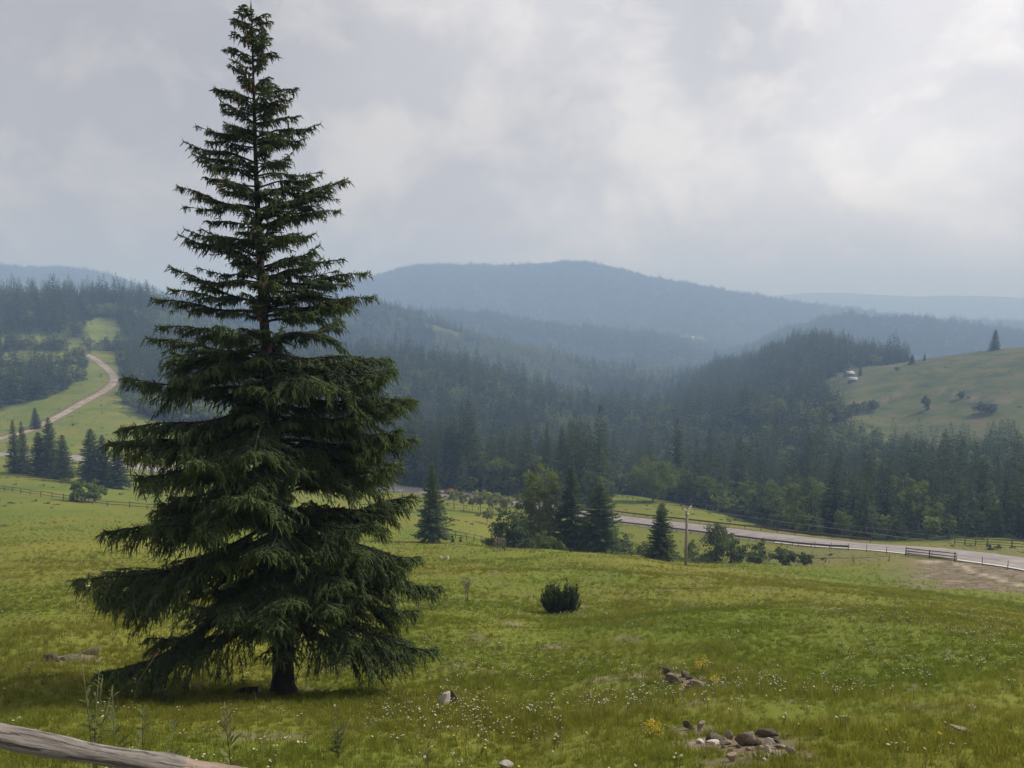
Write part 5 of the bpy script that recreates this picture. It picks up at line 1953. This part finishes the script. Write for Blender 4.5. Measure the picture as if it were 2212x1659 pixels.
# the road runs from far to near: negative offset lies on the viewer's side
fence('guard_rail', 'rusty guard rail on the far side of the road from the spruces to the bend', None, 4.5, 0.75, (0.62,), 0.07, 0.17, ('wood_dark', 'wood_brown'), 0.02, world=offset_line(1290, 1890, MAIN_W / 2 + 1.3), seed=4, flat=True)
fence('guard_rail', 'dark low guard rail on the near edge of the road past the power pole', None, 4.5, 0.65, (0.50,), 0.07, 0.17, ('wood_dark', 'wood_dark'), 0.02, world=offset_line(1300, 1840, -(MAIN_W / 2 + 0.9)), seed=5, flat=True)
fence('wire_fence', 'thin post fence on the bank just below the road', None, 4.2, 1.25, (0.6, 1.1), 0.05, 0.016, ('wood_grey', 'steel'), 0.03, world=offset_line(1300, 2300, -(MAIN_W / 2 + 2.6)), seed=6)
fence('wooden_fence', 'black three rail fence section standing over the pale gutter', None, 3.5, 1.3, (0.35, 0.75, 1.15), 0.08, 0.08, ('wood_dark', 'wood_dark'), 0.04, world=offset_line(1935, 2068, -(MAIN_W / 2 + 1.6)), seed=7)
fence('wooden_fence', 'grey three rail fence before the strip of golden field beyond the road', [(2062, 1176), (2130, 1181), (2240, 1190)], 3.6, 1.3, (0.4, 0.8, 1.2), 0.08, 0.06, ('wood_dark', 'wood_dark'), seed=8)
fence('wooden_fence', 'low pole fence at the foot of the meadow below the bank', [(1590, 1213), (1680, 1216), (1800, 1218), (1920, 1212)], 4.5, 0.9, (0.7,), 0.06, 0.055, ('wood_grey', 'wood_grey'), seed=9)
fence('wooden_fence', 'lone rail fence at the far field edge near the round tree', [(1325, 1072), (1400, 1089), (1470, 1094)], 4.5, 1.1, (0.9,), 0.07, 0.05, ('wood_dark', 'wood_dark'), seed=10)
fence('wooden_fence', 'pale rail fence following the upper road', None, 6.0, 1.1, (0.85,), 0.1, 0.10, ('wood_grey', 'wood_grey'), 0.04, seed=11,
      world=(lambda L: np.c_[L[:, :2] + np.c_[-np.gradient(L[:, 1]), np.gradient(L[:, 0])] / np.linalg.norm(np.gradient(L[:, :2], axis=0), axis=1)[:, None] * (UPPER_W / 2 + 1.6), L[:, 2]])(UPPER[20:72]))


# ------------------------------------------------------------------ power line
def pole(x, row, d, top, label, rz):
    p = stand(x, d, row)
    h = h_to(p, x, top)
    o = thing('power_pole', label, 'pole', p, rz)
    m = MB()
    m.tube([[0, 0, -0.5], [0, 0, h * 0.5], [0, 0, h * 0.93]], [0.19, 0.16, 0.13], 8)
    put('post', m.mesh('post', (M['pole_wood'],), True), o)
    ends = []
    a = MB()
    zc = h * 0.92
    for sx in (-1, 1):
        a.tube([[0, 0, zc], [sx * 0.55, 0, zc + 0.16], [sx * 1.05, 0, zc + 0.30]], [0.07, 0.06, 0.05], 5)
        a.tube([[0, 0, zc - 0.45], [sx * 0.6, 0, zc + 0.14]], [0.035, 0.035], 4)
    put('crossarm', a.mesh('crossarm', (M['pole_wood'],)), o)
    b = MB()
    b.tube([[0, 0, zc - 0.55], [0, 0, zc - 0.35]], [0.20, 0.20], 8)
    put('clamp_band', b.mesh('clamp_band', (M['steel'],)), o)
    for sx, zz in ((-1.05, 0.30), (0, 0.05), (1.05, 0.30)):
        i = MB()
        z0 = zc + zz
        i.tube([[sx, 0, z0], [sx, 0, z0 + 0.10], [sx, 0, z0 + 0.13], [sx, 0, z0 + 0.24], [sx, 0, z0 + 0.30]], [0.025, 0.03, 0.075, 0.06, 0.03], 7)
        put('insulator', i.mesh('insulator', (M['porcelain'],)), o)
        c, s = math.cos(rz), math.sin(rz)
        ends.append(p + np.array([sx * c, sx * s, z0 + 0.28]))
    return o, ends


LINE_RZ = R(50)
pole1, e1 = pole(1481, 1221, None, 1092, 'tall pole with a forked crossarm at the foot of the meadow', LINE_RZ)
pole2, e2 = pole(865, None, 232, 1058, 'forked power pole by the road behind the tall spruce', LINE_RZ)
e3 = [p + np.array([70.0, -42.0, 4.0]) for p in e1]
p3x, p3y = (e3[0] + e3[2])[:2] / 2
pole3z = ground_z(p3x, p3y)


def wire(a, b, sag, lab, grp):
    t = np.linspace(0, 1, 24)
    pts = a[None] * (1 - t)[:, None] + b[None] * t[:, None]
    pts[:, 2] -= 4 * sag * t * (1 - t)
    m = MB()
    m.tube(pts, 0.008, 4, cap=False)
    o = put('power_wire', m.mesh('power_wire', (M['steel'],)))
    tag(o, lab, 'wire', grp)


for a, b in zip(e2, e1):
    wire(a, b, 2.2, 'thin wire slung between the two forked power poles', 'wires between the poles')
for a, b in zip(e1, e3):
    wire(a, b, 1.2, 'thin wire running from the meadow pole out over the bank', 'wires past the meadow pole')
pole4 = at_xd(221, 452)
o, _ = pole(221, None, 452, 862, 'small distant pole beside the upper road', R(20))


# ------------------------------------------------------------------ red car
def build_car():
    i = int(np.argmin([abs(pix(p)[0] - 962) for p in MAIN]))
    c, t = MAIN[i], MAIN[i + 1] - MAIN[i - 1]
    rz = math.atan2(t[1], t[0]) + math.pi          # heads to the left
    nrm = np.array([-t[1], t[0], 0]) / np.linalg.norm(t[:2])
    p = c + nrm * 1.4
    o = thing('red_car', 'small red car driving on the road past the willows', 'car', (p[0], p[1], c[2] + 0.05 - 0.03), rz)
    # side outline, x forward
    prof = [(-2.05, 0.35), (-2.08, 0.75), (-1.98, 0.98), (-1.55, 1.02), (-1.25, 1.42), (-0.4, 1.50), (0.35, 1.44), (0.95, 1.02), (1.75, 0.88), (2.05, 0.70), (2.08, 0.35), (1.7, 0.24), (-1.7, 0.24)]

    def width(z):
        return np.interp(z, [0.2, 0.6, 1.0, 1.5], [0.80, 0.86, 0.82, 0.60])
    v = [[x, s * width(z), z] for s in (-1, 1) for x, z in prof]
    n = len(prof)
    m = MB()
    q = [[k, (k + 1) % n, n + (k + 1) % n, n + k] for k in range(n)]
    m.add(v, q)
    for off, fl in ((0, 1), (n, -1)):
        cz = n * 2
        ctr = [[0, (-1 if off == 0 else 1) * 0.84, 0.7]]
        m.add(np.vstack([np.array(v)[off:off + n], ctr]), None, [[(k + 1) % n, k, n] if fl == 1 else [k, (k + 1) % n, n] for k in range(n)])
    put('body', m.mesh('body', (M['car_red'],)), o)
    g = MB()
    g.add([[0.98, -0.68, 1.04], [0.98, 0.68, 1.04], [0.42, 0.56, 1.425], [0.42, -0.56, 1.425]] + np.array([0.03, 0, 0.03]), [[0, 1, 2, 3]])
    put('windscreen', g.mesh('windscreen', (M['glass'],)), o)
    g = MB()
    g.add([[-1.58, -0.68, 1.06], [-1.58, 0.68, 1.06], [-1.29, 0.56, 1.40], [-1.29, -0.56, 1.40]] + np.array([-0.03, 0, 0.02]), [[3, 2, 1, 0]])
    put('rear_window', g.mesh('rear_window', (M['glass'],)), o)
    for s in (-1, 1):
        for x0, x1, y0, y1 in ((-1.35, -0.45, 1.05, 1.38), (-0.35, 0.7, 1.05, 1.38)):
            g = MB()
            a = (0.82 + 0.015) * s
            b = 0.665 * s + 0.015 * s
            fx = x1 - (0.38 if x1 > 0 else 0.0)
            rx = x0 + (0.16 if x0 < -1 else 0.0)
            g.add([[x0, a, y0], [x1, a, y0], [fx, b, y1], [rx, b, y1]], [[0, 1, 2, 3]])
            put('side_window', g.mesh('side_window', (M['glass'],)), o)
        l = MB()
        l.box((2.03, s * 0.58, 0.68), (0.10, 0.34, 0.14))
        put('headlight', l.mesh('headlight', (M['lamp'],)), o)
        for wx in (-1.28, 1.28):
            w = MB()
            w.tube([[wx, s * 0.70, 0.31], [wx, s * 0.88, 0.31]], [0.31, 0.31], 16)
            wo = put('wheel', w.mesh('wheel', (M['rubber'],)), o)
            r_ = MB()
            r_.tube([[wx, s * 0.87, 0.31], [wx, s * 0.895, 0.31]], [0.19, 0.17], 12)
            put('rim', r_.mesh('rim', (M['rim'],)), wo)


build_car()


# ------------------------------------------------------------------ huts
def hut(x, d, L, Wd, hh, rise, rz, label, lift=0.0, row=None):
    p = at_xd(x, d) if row is None else G(x, row)
    o = thing('hut', label, 'hut', (p[0], p[1], p[2] + lift), rz)
    m = MB()
    m.box((0, 0, hh / 2 - 0.6), (L, Wd, hh + 1.2))
    put('wall', m.mesh('wall', (M['wall_wood'],)), o)
    r_ = MB()
    e = 0.6
    y, zt, zb = Wd / 2 + e, hh + rise, hh - e * rise / (Wd / 2)
    v = [[sx * (L / 2 + e), yy, zz] for sx in (-1, 1) for yy, zz in ((-y, zb), (0, zt), (y, zb), (-y, zb - 0.15), (0, zt - 0.15), (y, zb - 0.15))]
    r_.add(v, [[0, 1, 7, 6], [1, 2, 8, 7], [3, 9, 10, 4], [4, 10, 11, 5], [0, 3, 4, 1], [1, 4, 5, 2], [6, 7, 10, 9], [7, 8, 11, 10], [0, 6, 9, 3], [2, 5, 11, 8]])
    put('roof', r_.mesh('roof', (M['roof_pale'],)), o)
    gb = MB()
    for sx in (-1, 1):
        gb.add([[sx * L / 2, -Wd / 2, hh], [sx * L / 2, Wd / 2, hh], [sx * L / 2, 0, zt - 0.2]], None, [[0, 1, 2]])
    put('gable', gb.mesh('gable', (M['wall_wood'],)), o)
    w = MB()
    w.box((0, -Wd / 2 - 0.02, hh * 0.55), (L * 0.16, 0.06, hh * 0.35))
    put('window', w.mesh('window', (M['pane'],)), o)
    dd = MB()
    dd.box((L * 0.3, -Wd / 2 - 0.02, hh * 0.38), (1.0, 0.06, hh * 0.75))
    put('door', dd.mesh('door', (M['wood_dark'],)), o)


hut(1834, 800, 6.5, 4.6, 2.4, 1.7, R(15), 'pale roofed hut tucked in the gap at the end of the grassy hill', row=812)
hut(1841, 745, 6.0, 4.2, 2.2, 1.6, R(-20), 'lower pale roofed hut in the gap at the end of the grassy hill', row=825)
for k, (x, d, L) in enumerate(((1478, 2700, 14), (1494, 2740, 18), (1505, 2755, 15))):
    hut(x, d, L, 9, 5, 4, R(20 * k), ['tiny house at the lower end of the distant clearing', 'tiny white house in the middle of the distant clearing', 'tiny white house at the upper end of the distant clearing'][k])


# gravel heap beside the lower road, seen between the spruces
def build_heap():
    p = G(262, 962)
    w = px_height(p, 62)
    m = MB()
    n, k = 24, 7
    rs = np.random.default_rng(4)
    v = [[0, 0, w * 0.15]]
    for r in range(1, k):
        for j in range(n):
            an = j / n * 6.283
            t = r / (k - 1)
            v.append([math.cos(an) * t * w * 0.55, math.sin(an) * t * w * 0.40, w * 0.15 * (1 - t * t) * rs.uniform(0.85, 1.1) - (0.3 if r == k - 1 else 0)])
    tr = [[0, 1 + j, 1 + (j + 1) % n] for j in range(n)]
    q = [[1 + (r - 1) * n + j, 1 + r * n + j, 1 + r * n + (j + 1) % n, 1 + (r - 1) * n + (j + 1) % n] for r in range(1, k - 1) for j in range(n)]
    m.add(v, q, tr)
    o = put('gravel_heap', m.mesh('gravel_heap', (M['stone_dark'],), True), None, p)
    tag(o, 'grey gravel heap beside the lower road behind the fence spruces', 'heap')


build_heap()


# ------------------------------------------------------------------ pole fence close to the viewer
def build_rail_fence():
    def w(x, y, s):
        r = ray(x, y)
        return r / np.linalg.norm(r) * s
    a, b = w(0, 1582, 3.15), w(530, 1686, 3.30)
    d = (b - a) / np.linalg.norm(b - a)
    p0, p1 = a - d * 0.9, b + d * 0.9
    g0 = ground_z(p0[0], p0[1])
    o = thing('pole_fence', 'weathered grey log rail crossing the lower corner close by', 'fence', (p0[0], p0[1], g0))
    org = np.array([p0[0], p0[1], g0])
    L = np.linalg.norm(p1 - p0)
    n = 120
    t = np.linspace(0, 1, n)
    up = np.array([0, 0, 1.0])
    lat = np.cross(d, up)
    lat /= np.linalg.norm(lat)
    ax = (p0 - org)[None] + np.outer(t * L, d) + np.outer(0.010 * np.sin(t * 9 + 1), up) + np.outer(0.008 * np.sin(t * 7), lat)
    rr = 0.034 + 0.0025 * np.sin(t * 23) + 0.0015 * np.sin(t * 51)
    # a knot and a step where bark has come away
    kn = 0.9 / L + (np.linalg.norm(w(395, 1675, 3.27) - a)) / L
    rr = rr + 0.006 * np.exp(-((t - kn + 0.03) / 0.018) ** 2) - 0.004 * (t > kn) + 0.008 * np.exp(-((t - kn - 0.15) / 0.012) ** 2)
    m = MB()
    m.tube(ax, rr, 26, wob=0.045, seed=3)
    lg = rough_rail_mat(d, kn, L, float((p0 - org) @ d))
    put('rail', m.mesh('rail', (lg,), True), o)
    m = MB()
    q0, q1 = w(-120, 1655, 3.2) - d * 0.6 - org, w(400, 1790, 3.35) - org
    tt = np.linspace(0, 1, 16)
    m.tube(q0[None] * (1 - tt)[:, None] + q1[None] * tt[:, None] + np.outer(0.006 * np.sin(tt * 11), up), 0.042 + 0.003 * np.sin(tt * 17), 14, wob=0.04, seed=8)
    put('rail', m.mesh('rail', (M['wood_dark'],), True), o)  # dark wood here carries the upper rail's shade in its colour
    for s in (-0.35, L - 0.15):
        c = p0 + d * s - org + lat * 0.12
        m = MB()
        gz = ground_z(p0[0] + d[0] * s, p0[1] + d[1] * s) - g0
        m.tube([[c[0], c[1], gz - 0.4], [c[0], c[1], gz + 0.6], [c[0], c[1], c[2] + 0.12]], [0.07, 0.068, 0.062], 12, wob=0.04, seed=int(s * 10) + 20)
        put('post', m.mesh('post', (M['wood_grey'],), True), o)


def rough_rail_mat(d, kn, L, start):
    m, n, l = new_mat('log_rail')
    tc = N(n, 'ShaderNodeTexCoord')
    # coordinate along the log
    dp = N(n, 'ShaderNodeVectorMath', operation='DOT_PRODUCT')
    l.new(tc.outputs['Object'], dp.inputs[0])
    dp.inputs[1].default_value = d
    al = dp.outputs['Value']
    q = Vector(d).to_track_quat('X', 'Z').to_euler()
    mp = N(n, 'ShaderNodeMapping')
    mp.vector_type = 'TEXTURE'
    mp.inputs['Rotation'].default_value = q
    l.new(tc.outputs['Object'], mp.inputs[0])
    st = N(n, 'ShaderNodeVectorMath', operation='MULTIPLY')
    st.inputs[1].default_value = (2.2, 22, 22)
    l.new(mp.outputs[0], st.inputs[0])
    gr = N(n, 'ShaderNodeTexNoise')
    gr.inputs['Scale'].default_value = 1.6
    gr.inputs['Detail'].default_value = 7
    gr.inputs['Roughness'].default_value = 0.65
    l.new(st.outputs[0], gr.inputs['Vector'])
    bl = N(n, 'ShaderNodeTexNoise')
    bl.inputs['Scale'].default_value = 7
    bl.inputs['Detail'].default_value = 4
    l.new(mp.outputs[0], bl.inputs['Vector'])
    grey = ramp(n, l, gr.outputs[0], [(0.32, (0.06, 0.052, 0.046)), (0.44, (0.165, 0.148, 0.132)), (0.6, (0.225, 0.202, 0.182)), (0.74, (0.32, 0.29, 0.265))])
    bare = ramp(n, l, gr.outputs[0], [(0.3, (0.13, 0.095, 0.075)), (0.55, (0.27, 0.205, 0.165)), (0.75, (0.38, 0.31, 0.26))])
    dark = mixc(n, l, ramp(n, l, bl.outputs[0], [(0.56, (0, 0, 0)), (0.68, (1, 1, 1))]), grey, (0.085, 0.070, 0.058))
    ck = N(n, 'ShaderNodeVectorMath', operation='MULTIPLY')
    ck.inputs[1].default_value = (3.0, 75, 75)
    l.new(mp.outputs[0], ck.inputs[0])
    cn = N(n, 'ShaderNodeTexNoise')
    cn.inputs['Scale'].default_value = 1.0
    cn.inputs['Detail'].default_value = 3
    cn.inputs['Distortion'].default_value = 0.6
    l.new(ck.outputs[0], cn.inputs['Vector'])
    crack = ramp(n, l, cn.outputs[0], [(0.34, (1, 1, 1)), (0.40, (0, 0, 0))])
    dark = mixc(n, l, crack, dark, (0.085, 0.074, 0.064))
    # where the bark has come off: between two ragged marks along the log
    wob = math_node(n, l, 'MULTIPLY_ADD', bl.outputs[0], 0.16, -0.08)
    a2 = math_node(n, l, 'ADD', al, wob)
    s0, s1 = start + kn * L, start + kn * L + 0.24
    f = math_node(n, l, 'MULTIPLY', math_node(n, l, 'MULTIPLY_ADD', math_node(n, l, 'SUBTRACT', a2, s0 - 0.03), 60, 0, clamp=True), math_node(n, l, 'MULTIPLY_ADD', math_node(n, l, 'SUBTRACT', s1, a2), 40, 0, clamp=True), clamp=True)
    c = mixc(n, l, f, dark, bare)
    hgt = math_node(n, l, 'SUBTRACT', math_node(n, l, 'SUBTRACT', gr.outputs[0], math_node(n, l, 'MULTIPLY', f, 0.6)), math_node(n, l, 'MULTIPLY', crack, 0.8))
    bp = N(n, 'ShaderNodeBump')
    bp.inputs['Strength'].default_value = 0.9
    bp.inputs['Distance'].default_value = 0.012
    l.new(hgt, bp.inputs['Height'])
    p = N(n, 'ShaderNodeBsdfPrincipled')
    p.inputs['Roughness'].default_value = 0.8
    p.inputs['Specular IOR Level'].default_value = 0.25
    l.new(c, p.inputs['Base Color'])
    l.new(bp.outputs[0], p.inputs['Normal'])
    o = N(n, 'ShaderNodeOutputMaterial')
    l.new(p.outputs[0], o.inputs[0])
    return m


build_rail_fence()


# ------------------------------------------------------------------ haze
def build_haze():
    me = ground.data
    co = np.empty(len(me.vertices) * 3, np.float32)
    me.vertices.foreach_get('co', co)
    lo = co.reshape(-1, 3).min(0)
    hi = co.reshape(-1, 3).max(0)
    m = MB()
    z0, z1 = float(lo[2]) - 1.5, max(float(hi[2]) + 45.0, 60.0)
    x0, x1, y0, y1 = float(lo[0]) - 20, float(hi[0]) + 20, -60.0, float(hi[1]) + 20
    m.box(((x0 + x1) / 2, (y0 + y1) / 2, (z0 + z1) / 2), (x1 - x0, y1 - y0, z1 - z0))
    mat, n, l = new_mat('haze')
    pv = N(n, 'ShaderNodeVolumePrincipled')
    pv.inputs['Color'].default_value = (*HAZE_COLOR, 1)
    pv.inputs['Density'].default_value = HAZE_DENSITY
    pv.inputs['Absorption Color'].default_value = (0.40, 0.40, 0.40, 1)
    pv.inputs['Anisotropy'].default_value = 0.05
    o = N(n, 'ShaderNodeOutputMaterial')
    l.new(pv.outputs[0], o.inputs['Volume'])
    mat.cycles.homogeneous_volume = True
    h = put('haze', m.mesh('haze', (mat,)))
    tag(h, kind='stuff')
    print('haze box', z0, z1)


build_haze()
